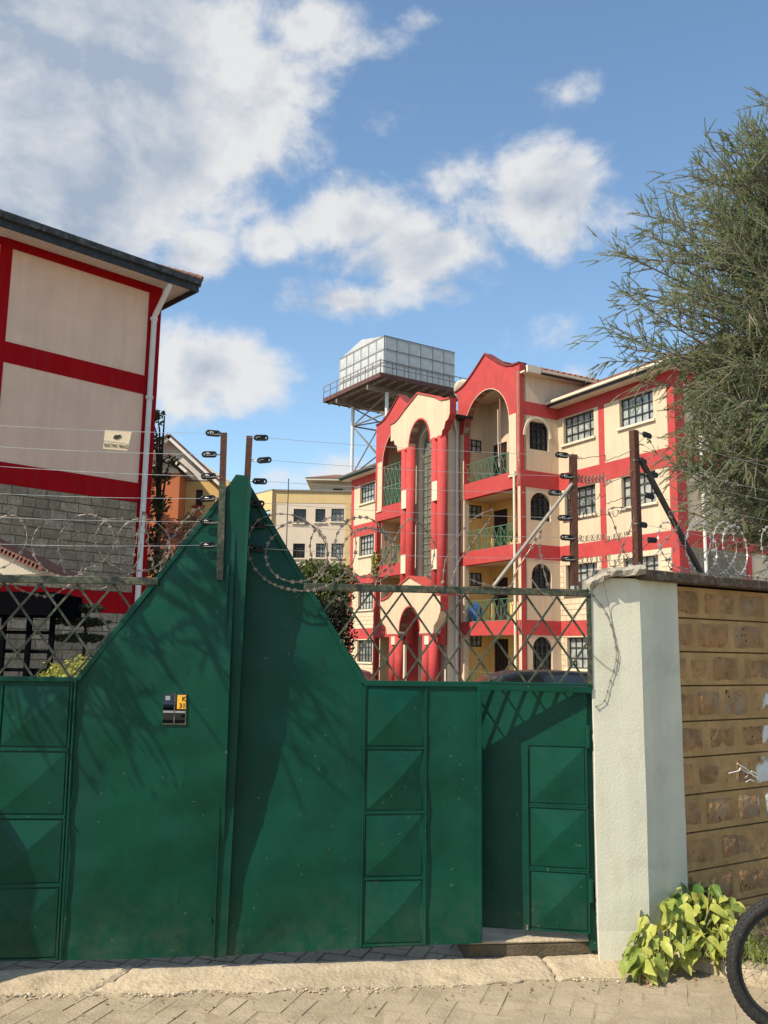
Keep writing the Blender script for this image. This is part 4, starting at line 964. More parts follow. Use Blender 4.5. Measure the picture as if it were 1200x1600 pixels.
# --- stair tower: bay wall with tall arched window, gable slab on paired columns, portico
BY = .55
zs, ze_ = 4.85, 10.6
ap = arch_pts(4.95, 6.38, 10.55, 11.35, 18)
poly = [(4.15, 0), (4.15, 11.9), (7.15, 11.9), (7.15, 0), (6.38, 0), (6.38, 10.55)]+[p for p in reversed(ap)][1:-1]+[(4.95, 10.55), (4.95, 0)]
mb = MB(); mb.prism(poly, BY-.35, BY); part('stair_wall', mb, CREAM_W)
mb = MB(); mb.box(4.95, 6.38, BY-.34, BY-.02, 2.9, 4.8); part('stair_spandrel', mb, CREAM_W)
mb = MB(); mb.box(4.14, 4.30, -1.5, BY-.35, 0, 11.9); mb.box(7.0, 7.16, -1.5, BY-.35, 0, 11.9); mb.box(4.3, 7.0, -1.5, BY-.36, 11.3, 11.5); part('stair_return', mb, CREAM_W)
mb = MB(); mb.strip(ap, BY-.02, BY+.05, .10); mb.box(6.38, 6.5, BY+.001, BY+.05, 4.8, 10.55); mb.box(4.83, 4.95, BY+.001, BY+.05, 4.8, 10.55); part('window_surround', mb, CREAM_W)
mb = MB(); pz = [(4.96, 4.8), (6.37, 4.8), (6.37, 10.55)]+[p for p in reversed(ap)][1:-1]+[(4.96, 10.55)]
mb.prism(pz, BY-.2, BY-.18); sw = part('window', mb, PANE_T)
mb = MB()
for x in (5.28, 5.66, 6.05): mb.bar((x, BY-.16, 4.8), (x, BY-.16, 11.2), .035, .035, up=(0, 1, 0))
for k in range(20): mb.bar((4.96, BY-.16, 4.85+k*.30), (6.37, BY-.16, 4.85+k*.30), .03, .03)
for k in range(1, 6):
    an = pi*k/6; mb.bar((5.665, BY-.155, 10.55), (5.665+.70*cos(an), BY-.155, 10.55+.76*sin(an)), .04, .03)
mb.build('window_bars', mat('stair_frame', (.20, .20, .16), .6), sw)
GY0, GY1 = .82, 1.13
og = [(3.17, 12.02), (3.45, 12.05), (3.80, 12.10), (4.4, 12.40), (5.68, 12.86), (6.7, 12.42), (7.35, 12.10), (7.7, 12.0), (8.05, 11.98)]
low = [(8.05, 11.2), (7.75, 11.2), (7.66, 10.95), (7.5, 10.92), (7.42, 10.66), (6.38, 10.58)]
ar2 = arch_pts(4.72, 6.38, 10.6, 11.66, 18)
poly = og+low+[p for p in reversed(ar2)][1:-1]+[(4.72, 10.6), (3.78, 10.6), (3.74, 10.8), (3.6, 10.86), (3.5, 11.12), (3.3, 11.2), (3.17, 11.4)]
mb = MB(); mb.prism(poly, GY0, GY1); part('tower_gable', mb, CREAM)
edge = list(reversed(og))
mb = MB(); mb.strip(og, GY0-.03, GY1+.05, .075); part('gable_coping', mb, mat('coping_coral', (.42, .06, .045), .8, .2, 4))
mb = MB(); mb.strip(ar2, GY0-.02, GY1+.02, .07); mb.strip([(3.78, 10.58), (4.70, 10.58)], GY0-.02, GY1+.02, -.06); mb.strip([(6.40, 10.56), (7.42, 10.64)], GY0-.02, GY1+.02, -.06); part('gable_trim', mb, CORAL)
mb = MB(); mb.add([(3.168, GY0, 11.4), (3.168, GY1, 11.4), (3.168, GY1, 12.03), (3.168, GY0, 12.03), (3.15, GY0, 11.4), (3.15, GY1, 11.4), (3.15, GY1, 12.03), (3.15, GY0, 12.03)], [(0, 1, 2, 3), (4, 5, 6, 7), (0, 1, 5, 4), (1, 2, 6, 5), (2, 3, 7, 6), (3, 0, 4, 7)])
mb.strip([(3.16, 11.4), (3.3, 11.2), (3.5, 11.12), (3.6, 10.86), (3.74, 10.8), (3.78, 10.6)], GY0, GY1-.004, -.02); part('gable_end', mb, CORAL)
def column(x, y, z0, z1, r=.2):
    mb = MB(); mb.tube([(x, y, z0), (x, y, z1)], r, 16); o = part('column', mb, CORAL)
    for p in o.data.polygons: p.use_smooth = len(p.vertices) == 4
    return o
for x in (3.95, 4.42, 6.46, 6.92): column(x, .98, 2.0, 10.62, .205)
for (xa, xb) in ((4.0, 4.4), (6.5, 6.9)):
    for z in (8.0, 5.15):
        mb = MB(); mb.box(xa, xb, 1.08, 1.20, z-.1, z+.72); part('column_plate', mb, CREAM_W)
mb = MB()
for x in (4.25, 7.05):
    for z in (8.6, 5.8): mb.box(x-.06, x+.06, BY, BY+.03, z-2.2, z+1.6)
part('pilaster', mb, CREAM)
# eave and pipe in the recess between tower and near balcony block
mb = MB(); mb.box(3.55, 4.9, -.3, .5, 11.45, 11.55); part('fascia', mb, GUTTER)
downpipe([(3.9, .38, 11.45), (3.9, .38, 11.25), (4.05, .18, 10.9), (4.05, .18, 0)], collars=[(4.05, .18, z) for z in (10.8, 8, 5, 2.5)])
downpipe([(.28, .08, 8.62), (.28, .08, 0)], CREAM_W, .05)
downpipe([(11.55, -1.6, 5.0), (11.55, -1.6, 0)], CREAM_W, .05)
# portico
PY0, PY1 = 1.15, 1.5
og = [(3.25, 3.95), (3.5, 3.97), (3.8, 4.05), (4.5, 4.4), (5.6, 4.80), (6.7, 4.40), (7.4, 4.02), (7.8, 3.93), (8.1, 3.92)]
ar3 = arch_pts(4.80, 6.40, 2.55, 3.55, 18)
poly = og+[(8.1, 3.2), (7.85, 2.9), (7.6, 2.75), (7.5, 2.45), (6.40, 2.45), (6.40, 2.55)]+[p for p in reversed(ar3)][1:-1]+[(4.80, 2.55), (4.80, 2.45), (3.75, 2.45), (3.7, 2.75), (3.45, 2.95), (3.25, 3.3)]
mb = MB(); mb.prism(poly, PY0, PY1); part('portico_gable', mb, CREAM)
mb = MB(); mb.strip(og, PY0-.4, PY1+.05, .07); part('portico_roof', mb, mat('coping_coral', (.42, .06, .045)))
mb = MB(); mb.strip(ar3, PY0-.7, PY1+.02, .06); mb.strip([(3.75, 2.44), (4.80, 2.44)], PY0-.1, PY1+.02, -.07); mb.strip([(6.4, 2.44), (7.5, 2.44)], PY0-.1, PY1+.02, -.07); mb.box(3.2, 3.246, PY0, PY1-.003, 3.3, 3.93); part('gable_trim', mb, CORAL)
for x in (4.0, 4.5, 6.72, 7.2): column(x, 1.32, 0, 2.42, .2)
mb = MB(); mb.box(4.66, 4.78, BY, 1.14, 0, 2.5); mb.box(6.42, 6.55, BY, 1.14, 0, 2.5); part('portico_cheek', mb, CORAL)
mb = MB(); mb.box(4.0, 4.5, 1.42, 1.5, 2.0, 2.4); mb.box(6.75, 7.2, 1.42, 1.5, 2.0, 2.4); mb.box(6.3, 6.42, 1.2, 1.3, 0, 2.0); part('column_plate', mb, CREAM_W)
mb = MB(); mb.prism([(8.2, 3.9), (8.2, 3.96), (5.6, 4.86), (3.2, 4.0), (3.2, 3.94), (5.6, 4.79)], BY, PY0-.41); part('portico_roof', mb, TILE)
mb = MB()
for k in range(8): mb.tube([(5.5-k*.28, BY+.02, 4.84-k*.098), (5.5-k*.28, PY0-.42, 4.84-k*.098)], .06, 6)
part('ridge_tile', mb, TILE)
# --- far (left) wing: front at y=-1.9, x from 11.5 to 17.75
WX2 = [(15.05, 16.75), (12.2, 13.6)]
mb = MB(); mb.wall(11.5, 17.75, 0, 11.25, WY-.25, WY, [(a_, b_, z0, z1) for (a_, b_) in WX2 for (z0, z1) in WZ]); part('wing_wall', mb, CREAM)
for (a_, b_) in WX2:
    for (z0, z1) in WZ: window(a_, b_, z0, z1, WY, cols=5, rowz=3, pane=random.choice((PANE, PANE, PANE_C, PANE_M)))
mb = MB()
for k in range(3): mb.box(11.5, 17.76, WY+.001, WY+.014, FL[k], FT[k])
mb.box(11.5, 17.76, WY+.001, WY+.014, TOPB[0], TOPB[1]+.1); part('red_band', mb, CORAL)
mb = MB()
for (z0, z1) in ((0, 2.38), (2.93, 5.24), (5.80, 7.99), (8.64, 10.86)): mb.box(17.45, 17.76, WY+.002, WY+.011, z0, z1)
part('red_strip', mb, CORAL)
hl = [(a_-.1, b_+.1, z0-.1, z1) for (a_, b_) in WX2 for (z0, z1) in WZ[:2]]
for zz in ((2.93, 5.24), (0.0, 2.38)):
    mb = stone_courses(11.6, 17.43, *zz, WY, hl); o = part('stone_cladding', mb, PALE_STONE); o['kind'] = 'stuff'
eave(11.6, 18.3, WY+.55, WY, 11.26, lip=mat('gutter_green', (.05, .07, .05), .5, .2, 6))
# main body and big roof behind
mb = MB(); mb.box(-5.7, 17.6, -10.4, -2.3, 0, 11.2); part('rear_body', mb, CREAM)
mb = MB(); mb.add([(-6.5, -10.6, 11.3), (18.3, -10.6, 11.3), (18.3, -4.6, 12.9), (-6.5, -4.6, 12.9)], [(0, 1, 2, 3)]); part('roof', mb, TILE)
# items standing on it
def bw(x, y, b): return BF.W(*BF.on(x, y, b))
t = thing('satellite_dish', 'pale satellite dish on the roof behind the cream gable', 'dish', BF.W(4.2, -.9, 11.9), BF.a)
mb = MB(); n = 20; R_ = .62
cen = Vector((.3, .3, 1.0)); ax = Vector((.25, -.75, .6)).normalized(); u_ = ax.orthogonal().normalized(); v_ = ax.cross(u_)
vs = [tuple(cen-ax*.14)]
for k in range(1, 6):
    r = R_*k/5
    for i in range(n): p = cen-ax*(.14*(1-(k/5)**2))+u_*(r*cos(2*pi*i/n))+v_*(r*sin(2*pi*i/n)); vs.append(tuple(p))
fs = [(0, 1+i, 1+(i+1) % n) for i in range(n)]+[(1+k*n+i, 1+k*n+(i+1) % n, 1+(k+1)*n+(i+1) % n, 1+(k+1)*n+i) for k in range(4) for i in range(n)]
mb.add(vs, fs); ds = mb.build('dish_bowl', mat('dish_cream', (.50, .42, .30), .7, .2, 5), t, smooth=True); sl = ds.modifiers.new('t', 'SOLIDIFY'); sl.thickness = .02
mb = MB(); mb.tube([(0, 0, -.6), (0, 0, .6), tuple(cen-ax*.15)], .035, 8); mb.build('dish_mount', FRAME, t)
mb = MB(); mb.tube([tuple(cen-v_*R_*.9), tuple(cen+ax*.5)], .015, 6); mb.tube([tuple(cen+ax*.46), tuple(cen+ax*.58)], .05, 8); mb.build('dish_arm', FRAME, t)
q0 = BF.on(783, 735, -.35); q1 = BF.on(781, 622, -.35)
mb = MB(); mb.tube([BF.W(*q0), BF.W(*q1)], .03, 8); tag(mb.build('clothes_pole', mat('pole_brown', (.25, .12, .07), .7)), 'thin brown pole standing in the top arched balcony', 'pole')
mb = MB(); q2 = BF.on(778, 640, -.3); q3 = BF.on(780, 730, -.3); mb.tube([BF.W(*q2), BF.W(q2.x, q2.y, (q2.z+q3.z)/2), BF.W(*q3)], .022, 6); tag(mb.build('hanging_cord', mat('cord_pale', (.6, .5, .4), .8)), 'pale cord hanging beside the pole in the arched balcony', 'cord')
BLUE = mat('blue_plastic', (.02, .10, .45), .5, .2, 6)
t = thing('blue_drum', 'bright blue plastic drum behind the lowest balcony railing', 'drum', BF.W(3.55, -.42, 2.55), BF.a)
mb = MB(); mb.tube([(0, 0, .0), (0, 0, .1), (0, 0, .35), (0, 0, .38), (0, 0, .7), (0, 0, .95), (0, 0, 1.08)], [.24, .26, .26, .28, .26, .26, .2], 14); mb.build('drum_body', BLUE, t, smooth=True)
mb = MB(); mb.tube([(0, 0, 1.08), (0, 0, 1.14)], .12, 10); mb.build('lid', BLUE, t)
# laundry and pots on the middle balcony
LEAFG = mat('pot_plant_green', (.06, .13, .03), .7, .4, 8, trans=.2)
def leaf_cloud(mb, c, rad, n, size, flat=0.0, rng=random):
    c = Vector(c)
    for _ in range(n):
        d = Vector((rng.gauss(0, 1), rng.gauss(0, 1), rng.gauss(0, 1))).normalized(); r = rng.random()**.45
        p = c+Vector((d.x*rad[0], d.y*rad[1], d.z*rad[2]))*r; s_ = size*rng.uniform(.6, 1.3)
        u = Vector((rng.gauss(0, 1), rng.gauss(0, 1), rng.gauss(0, 1)+flat)).normalized(); v = u.orthogonal().normalized(); w = u.cross(v)
        mb.add([tuple(p-v*s_), tuple(p+w*s_*.45), tuple(p+v*s_), tuple(p-w*s_*.45)], [(0, 1, 2, 3)])
for k, (s_, lb) in enumerate(((1.0, 'potted plant at the right end of the middle balcony'), (1.7, 'leafy potted plant beside the door on the middle balcony'))):
    t = thing('potted_plant', lb, 'plant', BF.W(s_, -.4, 5.55), BF.a, 'plants on the middle balcony')
    mb = MB(); mb.tube([(0, 0, 0), (0, 0, .3)], [.12, .17], 10); mb.build('pot', TILE, t)
    mb = MB(); leaf_cloud(mb, (0, 0, .62), (.35, .25, .3), 160, .07); mb.build('foliage', LEAFG, t, fix=False)
t = thing('potted_plant', 'trailing yellow green plant on the far balcony corner', 'plant', BF.W(11.2, .02, 5.6), BF.a)
mb = MB(); leaf_cloud(mb, (0, .1, .2), (.22, .2, .75), 260, .09); mb.build('foliage', mat('trailing_leaf', (.28, .26, .05), .7, .4, 5), t, fix=False)
mb = MB(); mb.box(-.25, .25, -.1, .1, .1, .3); mb.build('pot', TILE, t)

# ------------------------------------------------------------------ left apartment building
LF = Fr((-6.0921, 23.0), radians(44))
la = thing('apartment_building', 'shaded cream block with crimson bands and a white downpipe, left edge', 'building', LF.o, LF.a)
XL = -11.0
mb = MB(); mb.box(XL, 0, 0, 9, 0, 11.27); mb.build('wall', PINKC, la)
mb = MB(); 
for (z0, z1) in ((2.50, 3.03), (5.35, 5.86), (8.23, 8.735), (11.04, 11.268)): mb.box(XL, .012, -.014, -.001, z0, z1); mb.box(.001, .012, 0, 9, z0, z1)
mb.build_each('red_band', CRIMSON, la)
mb = MB()
for (z0, z1) in ((0, 2.50), (3.03, 5.35), (5.86, 8.23), (8.735, 11.04)):
    mb.box(-.372, .010, -.012, -.001, z0, z1); mb.box(.001, .010, 0, .35, z0, z1)
    if z0 > 5: mb.box(-4.30, -4.01, -.012, -.001, z0, z1)
mb.build_each('red_strip', CRIMSON, la)
mb = MB(); mb.box(XL, -.374, -.006, -.001, 0, 2.5); mb.box(XL, -.374, -.006, -.001, 3.03, 5.35); mb.build('mortar_bed', MORTAR, la)
def gblock(m):
    bm = bmesh.new(); bmesh.ops.create_cube(bm, size=1)
    for v in bm.verts: v.co += Vector((random.uniform(-.012, .012), random.uniform(-.2, .2) if v.co.y < 0 else 0, random.uniform(-.03, .03)))
    me = bpy.data.meshes.new('stone_block'); bm.to_mesh(me); bm.free(); me.materials.append(m); return me
STONES = [mat('grey_stone_%s' % n, c, .95, .25, 6, .4, 30, col2=(.15, .12, .08), mix=(.46, .68), pos=True) for n, c in (('warm', (.30, .225, .15)), ('dull', (.25, .19, .13)), ('pale', (.35, .275, .19)))]
GB = [gblock(m) for m in STONES for _ in range(3)]
nblk = 0
for (z0, z1) in ((3.03, 5.35), (.9, 2.5)):
    nr = int(round((z1-z0)/.222)); h = (z1-z0)/nr
    for r in range(nr):
        x = -.376; first = random.uniform(.12, .4)
        while x > -4.55:
            L_ = first if first else random.choice((.30, .36, .42, .46)); first = 0
            inst(random.choice(GB), 'stone_block', la, (x-L_/2, -.012-random.uniform(0, .006), z0+h*(r+.5)), (0, 0, 0), (L_-.014, .024, h-.022)); x -= L_; nblk += 1
# eaves
ov = .8
mb = MB(); mb.box(XL, .60, -ov+.02, -.016, 11.27, 11.30); mb.box(.014, .60, -.016, 9.5, 11.27, 11.30)
for k in range(64): mb.box(.55-k*.1, .555-k*.1, -ov+.02, -.016, 11.262, 11.269)
mb.build('soffit', mat('soffit_cream', (.62, .52, .44), .7, .05, 4), la)
mb = MB(); mb.box(XL, .64, -ov-.02, -ov+.02, 11.12, 11.33); mb.box(.60, .64, -ov+.02, 9.5, 11.12, 11.33); mb.build('fascia', GUTTER, la)
for k in range(9):
    mb = MB(); xa = .66-k*.88; mb.box(xa-.874, xa, -ov-.12, -ov-.022, 11.30, 11.47); o = mb.build('gutter', mat('slate_gutter', (.040, .038, .036), .6, .5, 3, col2=(.12, .112, .10), mix=(.48, .7)), la, bevel=.012)
mb = MB(); mb.box(.641, .72, -ov, 9.5, 11.30, 11.47); mb.build('gutter', MATS['slate_gutter'], la, bevel=.012)
mb = MB(); RZ = 11.45
mb.add([(XL, -ov-.06, RZ), (.70, -ov-.06, RZ), (-3.0, 3.6, RZ+1.75), (XL, 3.6, RZ+1.75), (.70, 9.5, RZ)], [(0, 1, 2, 3), (1, 4, 2)]); mb.build('roof', TILE, la)
mb = MB()
for k in range(8):
    x = .60-k*.24; mb.tube([(x, -ov-.04, RZ+.02-.012*k), (x-.0, -ov+.5, RZ+.24-.012*k)], .05, 6)
for k in range(10):
    t_ = k/10; mb.tube([(.70-3.7*t_*.35, -ov-.06+4.4*t_*.35, RZ+.04+1.75*t_*.35), (.70-3.7*(t_+.09)*.35, -ov-.06+4.4*(t_+.09)*.35, RZ+.06+1.75*(t_+.09)*.35)], .09, 6)
mb.build('eave_tile', TILE, la)
px_ = -.235
downpipe([(px_+.05, -ov+.08, 11.25), (px_+.04, -ov+.08, 11.05), (px_, -.13, 10.40), (px_, -.10, 10.2), (px_-.02, -.10, 0)], PVC, .075, la, collars=[(px_-.01, -.10, z) for z in (8.15, 4.62, 10.3)])

# ------------------------------------------------------------------ things behind the left leaf
def at16(x, y): return atY(x, y, 16.0)
c0 = at16(40, 1000)
BLK = mat('black_steel', (.004, .004, .005), .9, .2, 10, spec=0)
t = thing('steel_carport', 'black steel frame with a flat canopy against the left block', 'carport', (c0.x, 16, 0), 0)
def c16(x, y, dy=0): p = at16(x, y); return Vector((p.x-c0.x, dy, p.z))
a_, b_ = c16(-60, 924), c16(86, 962); mb = MB(); mb.box(a_.x, b_.x, -.2, 1.4, b_.z, a_.z); mb.build('canopy', BLK, t)
for x in (3, 43, 79):
    mb = MB(); p = c16(x, 1000); mb.box(p.x-.04, p.x+.04, 0, .08, -.05, b_.z); mb.build('upright', BLK, t)
for y in (988, 1018, 1047):
    mb = MB(); p = c16(40, y); mb.box(c16(-60, y).x, c16(79, y).x, .085, .12, p.z-.03, p.z+.03); mb.build('cross_bar', BLK, t)
mb = MB(); p = c16(36, 1050); q = c16(76, 1090); mb.box(p.x, q.x, .13, .2, -.05, p.z); mb.build('lower_panel', BLK, t)
# tiled canopy with cream fascia
t = thing('tiled_canopy', 'small cream canopy with a scalloped clay tile edge, far left', 'canopy', (-6.2, 13, 0), 0)
mb = MB(); e0 = atY(-90, 820, 13)-Vector((-6.2, 13, 0)); e1_ = atY(66, 892, 13)-Vector((-6.2, 13, 0)); f1 = atY(60, 897, 13)-Vector((-6.2, 13, 0)); f0 = atY(-90, 900, 13)-Vector((-6.2, 13, 0))
mb.prism([(e0.x, e0.z), (e1_.x, e1_.z), (f1.x, f1.z), (f0.x, f0.z)], 0, 1.6); mb.build('fascia', mat('stained_cream', (.55, .45, .33), .9, .15, 3, streak=.3), t)
mb = MB(); N_ = 26
for k in range(N_):
    p = e0.lerp(e1_, (k+.5)/N_); d = (e1_-e0).normalized(); mb.tube([p-Vector((0, .06, -.03)), p+Vector((0, 1.66, .03))], .052, 7)
mb.build('roof_tile', TILE, t)
mb = MB(); mb.box(-1.2, -.9, .5, .9, -.05, f0.z); mb.build('support', MATS['stained_cream'], t)
# cloud pruned shrub in tiers
TOP = mat('topiary_green', (.022, .030, .012), .8, .4, 10, trans=.1)
p0 = atY(127, 1060, 17.5); t = thing('topiary_shrub', 'dark shrub clipped into flat tiers in front of the left block', 'shrub', (p0.x, 17.5, 0), 0)
mb = MB(); mb.tube([(0, 0, -.05), (-.03, 0, 1.0), (.03, 0, 1.7), (0, 0, 2.5)], [.05, .04, .035, .02], 7); mb.build('trunk', mat('bark_dark', (.03, .02, .014), .9), t)
for (x, y, hw, hh) in ((128, 950, 34, 7), (127, 972, 46, 7), (127, 997, 44, 7)):
    p = atY(x, y, 17.5)-Vector((p0.x, 17.5, 0)); mb = MB(); leaf_cloud(mb, (p.x, 0, p.z), (hw*17.6/1400, .45, hh*17.6/1400), 900, .045); mb.build('foliage', TOP, t, fix=False)
HED = mat('hedge_lime', (.34, .33, .065), .7, .35, 6, trans=.3)
p0 = atY(112, 1062, 13); t = thing('hedge', 'clipped yellow green hedge behind the left gate leaf', 'hedge', (p0.x, 13, 0), 0)
mb = MB(); 
for k in range(11): leaf_cloud(mb, (-.35+k*.12, 0, .76+.02*k), (.28, .4, .68), 700, .035)
mb.build('foliage', HED, t, fix=False)
mb = MB()
for k in range(6): mb.tube([(-.2+k*.18, 0, -.05), (-.2+k*.18, .05, .7)], .012, 5)
mb.build('stem', MATS['bark_dark'], t)

# ------------------------------------------------------------------ trees and bushes further back
def leafy_tree(name, label, base, clumps, leaf_m, n, size, cat='tree', trunk=True, group=None):
    t = thing(name, label, cat, base, 0, group); b = Vector(base); mb = MB()
    for (c, r) in clumps:
        c = Vector(c)-b; k = int(n*(r[0]*r[2])/sum(q[1][0]*q[1][2] for q in clumps)); leaf_cloud(mb, c, r, k, size)
    mb.build('crown' if trunk else 'foliage', leaf_m, t, fix=False)
    mb = MB()
    if trunk:
        top = max(c[2] for c, r in clumps)-b.z; mb.tube([(0, 0, -.1), (.05, 0, top*.35), (-.05, .03, top*.7), (0, 0, top)], [.13, .10, .07, .02], 8)
        for (c, r) in clumps:
            c = Vector(c)-b; mb.tube([(0, 0, max(.3, c.z*.7)), tuple(c*.6+Vector((0, 0, c.z*.35))), tuple(c)], [.05, .03, .012], 6)
    else:
        for (c, r) in clumps: c = Vector(c)-b; mb.tube([(c.x*.6, c.y*.6, -.1), tuple(c)], [.04, .015], 6)
    mb.build('trunk' if trunk else 'stem', MATS['bark_dark'], t); return t
def P(x, y, D): w = atY(x, y, D); return (w.x, w.y, w.z)
OLIVE = mat('olive_leaf', (.055, .060, .022), .75, .4, 5, trans=.2)
MIDG = mat('mid_green_leaf', (.10, .125, .035), .75, .4, 3, trans=.25)
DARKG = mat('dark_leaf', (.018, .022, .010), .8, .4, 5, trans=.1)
REDL = mat('reddish_leaf', (.16, .085, .055), .75, .4, 5, trans=.2)
bx = P(238, 1000, 28)
leafy_tree('slender_tree', 'tall thin sparse tree rising behind the left block corner', (bx[0], 28, 0), [(P(238, 655, 28), (.35, .5, .35)), (P(246, 650, 28), (.28, .4, .2)), (P(240, 690, 28), (.3, .4, .35)), (P(242, 745, 28), (.5, .5, .45)), (P(244, 790, 28), (.5, .5, .5)), (P(240, 840, 28), (.6, .5, .5)), (P(246, 880, 28), (.5, .5, .4)), (P(265, 722, 28), (.3, .3, .2))], OLIVE, 950, .10)
bx = P(280, 900, 24)
leafy_tree('bare_shrub', 'reddish twiggy shrub in front of the orange house', (bx[0], 24, 0), [(P(283, 830, 24), (.7, .4, .4)), (P(262, 860, 24), (.5, .4, .3)), (P(300, 815, 24), (.35, .3, .3))], REDL, 420, .07, 'shrub', False)
bx = P(262, 930, 26)
leafy_tree('green_shrub', 'green shrub at the foot of the orange house', (bx[0], 26, 0), [(P(255, 885, 26), (.8, .5, .5)), (P(270, 900, 26), (.9, .5, .7)), (P(250, 930, 26), (.9, .5, .8))], MIDG, 900, .10, 'shrub', False)
bx = P(505, 1000, 42)
leafy_tree('round_bush', 'sunlit green bush beside the far end of the red building', (bx[0], 42, 0), [(P(505, 905, 42), (1.2, 1, .9)), (P(530, 905, 42), (.9, 1, .8)), (P(480, 905, 42), (.8, 1, .75)), (P(512, 930, 42), (1.3, 1.2, 1.0)), (P(490, 890, 42), (.9, .8, .5))], MIDG, 5200, .11, 'bush', False)
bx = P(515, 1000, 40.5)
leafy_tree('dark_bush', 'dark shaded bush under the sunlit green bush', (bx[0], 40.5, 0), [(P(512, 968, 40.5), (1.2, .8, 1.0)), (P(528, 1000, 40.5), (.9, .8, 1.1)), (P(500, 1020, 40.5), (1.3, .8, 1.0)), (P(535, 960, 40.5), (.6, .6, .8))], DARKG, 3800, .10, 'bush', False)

# ------------------------------------------------------------------ yellow building
YC = atY(432, 765, 55); t = thing('yellow_building', 'cream and yellow flat roofed building in the middle distance', 'building', (YC.x, 55, 0), 0)
YW = mat('pale_wall', (.60, .49, .37), .9, .06, .6, .05, 30, streak=.10); YY = mat('yellow_wall', (.58, .41, .19), .9, .07, .6, .05, 30, streak=.12)
def y_(x, y): p = atY(x, y, 55); return (p.x-YC.x, p.z)
xr = 7.0; zt = YC.z
wins = []
for (xa, xb, ya, yb) in ((459, 478, 795, 817), (493, 508, 795, 816), (518, 537, 795, 815), (458, 476, 849, 872), (494, 508, 849, 871), (518, 536, 849, 871), (549, 560, 796, 818), (549, 560, 850, 872)):
    p = y_(xa, ya); q = y_(xb, yb); wins.append((p[0], q[0], q[1], p[1]))
mb = MB(); mb.wall(0, xr, 0, y_(470, 786)[1], 0, .3, wins); mb.build('wall', YW, t)
mb = MB(); mb.box(0, xr, -.02, .3, y_(470, 786)[1]+.001, zt-.1); mb.box(y_(540, 800)[0], y_(548, 800)[0], -.015, -.001, 0, y_(470, 786)[1]); mb.build('yellow_band', YY, t)
mb = MB(); mb.box(-.08, xr, -.12, .3, zt-.1, zt); mb.build('roof_edge', mat('roof_edge_grey', (.2, .17, .14), .9), t)
for (a_, b_, z0, z1) in wins: window(a_, b_, z0, z1, 0, T=lambda x, y, z: (x, -y, z), cols=3, rowz=3, sill=True, parent=t, depth=.16, pane=PANE_D if random.random() < .6 else PANE, bw=.05)
az = radians(-39.25); dx, dy = sin(az), cos(az)
TY = lambda p, y, z: (dx*p-dy*y*1.0, dy*p+dx*y*1.0, z)
mb = MB(TY); mb.wall(0, 5, 0, zt-.1, .0, .3, [(.15, 2.6, y_(434, 833)[1]-.2, 10.35), (.15, 2.6, 6.0, 7.6)]); mb.build('yellow_wall', YY, t)
mb = MB(TY); mb.wall(0, 5, zt-.099, zt, -.1, .3, []); mb.build('roof_edge', MATS['roof_edge_grey'], t)
mb = MB(TY)
for k in range(9): mb.box(.2+k*.28, .23+k*.28, -.03, .0, 8.6, 10.2)
for z in (8.7, 9.2, 9.7, 10.1): mb.box(.15, 2.6, -.03, 0, z, z+.04)
mb.build('balcony_grille', mat('grille_grey', (.30, .27, .25), .6), t)
mb = MB(TY); mb.box(.2, 2.6, .7, .75, 8.5, 10.3); mb.build('balcony_back', mat('brown_wall', (.18, .09, .06), .9), t)
mb = MB(TY); mb.box(1.1, 1.7, .1, .14, 8.8, 9.6); mb.build('laundry', WHITEP, t)
# little roof tower
mb = MB(); p0, p1_ = y_(487, 765), y_(553, 765); zl = y_(485, 747)[1]; mb.box(p0[0], p1_[0]+1, 1.2, 4, zt-.3, zl); mb.build('tower_wall', YW, t)
q0, q1 = y_(477, 747), y_(568, 748); pk = y_(521, 736)
mb = MB(); mb.box(q0[0], q1[0], .5, 4.6, zl-.02, zl+.12); mb.build('tower_eave', CREAM_W, t)
mb = MB(); mb.add([(q0[0]-.05, .45, zl+.13), (q1[0]+.05, .45, zl+.13), (q1[0]+.05, 4.7, zl+.13), (q0[0]-.05, 4.7, zl+.13), (pk[0], 2.4, pk[1]+.25), (pk[0]+.3, 2.4, pk[1]+.25)], [(0, 1, 5, 4), (1, 2, 5), (2, 3, 4, 5), (3, 0, 4)]); mb.build('tower_roof', TILE, t)
p, q = y_(519, 758), y_(534, 766); window(p[0], q[0], q[1], p[1], 0, T=lambda x, y, z: (x, 1.17-y, z), cols=2, rowz=2, sill=False, parent=t, depth=-.0, pane=PANE_D, bw=.05)
ap_ = atY(451, 748, 50); mb = MB(); mb.tube([(ap_.x, 50, 0), (ap_.x, 50, ap_.z)], .03, 6); tag(mb.build('antenna_pole', FRAME), 'thin dark aerial pole in front of the yellow building', 'pole')

# ------------------------------------------------------------------ orange house
OC = atY(267, 686, 34); t = thing('orange_house', 'gabled house with an orange bay behind the left block', 'house', (OC.x, 34, 0), 0)
def h_(x, y): p = atY(x, y, 34); return (p.x-OC.x, p.z)
OW = mat('orange_render', (.45, .14, .055), .9, .1, .8, .1, 25); OY = mat('ochre_house', (.62, .40, .15), .9, .08, .8, .05, 30); OWH = mat('gable_white', (.60, .55, .48), .9, .06, 1)
wn = [h_(306, 765)+h_(316, 790)]; w0 = (wn[0][0], wn[0][2], wn[0][3], wn[0][1])
mb = MB(); mb.wall(-2.6, 2.35, 0, h_(300, 752)[1], 0, .3, [w0]); mb.build('wall', OY, t)
window(*w0, 0, T=lambda x, y, z: (x, -y, z), cols=1, rowz=2, parent=t, pane=PANE_D, depth=.12, sm=mat('sill_red', (.28, .05, .03)))
mb = MB(); mb.box(w0[0], w0[1], -.02, -.001, w0[2]-.9, w0[2]-.1); mb.build('apron_panel', OW, t)
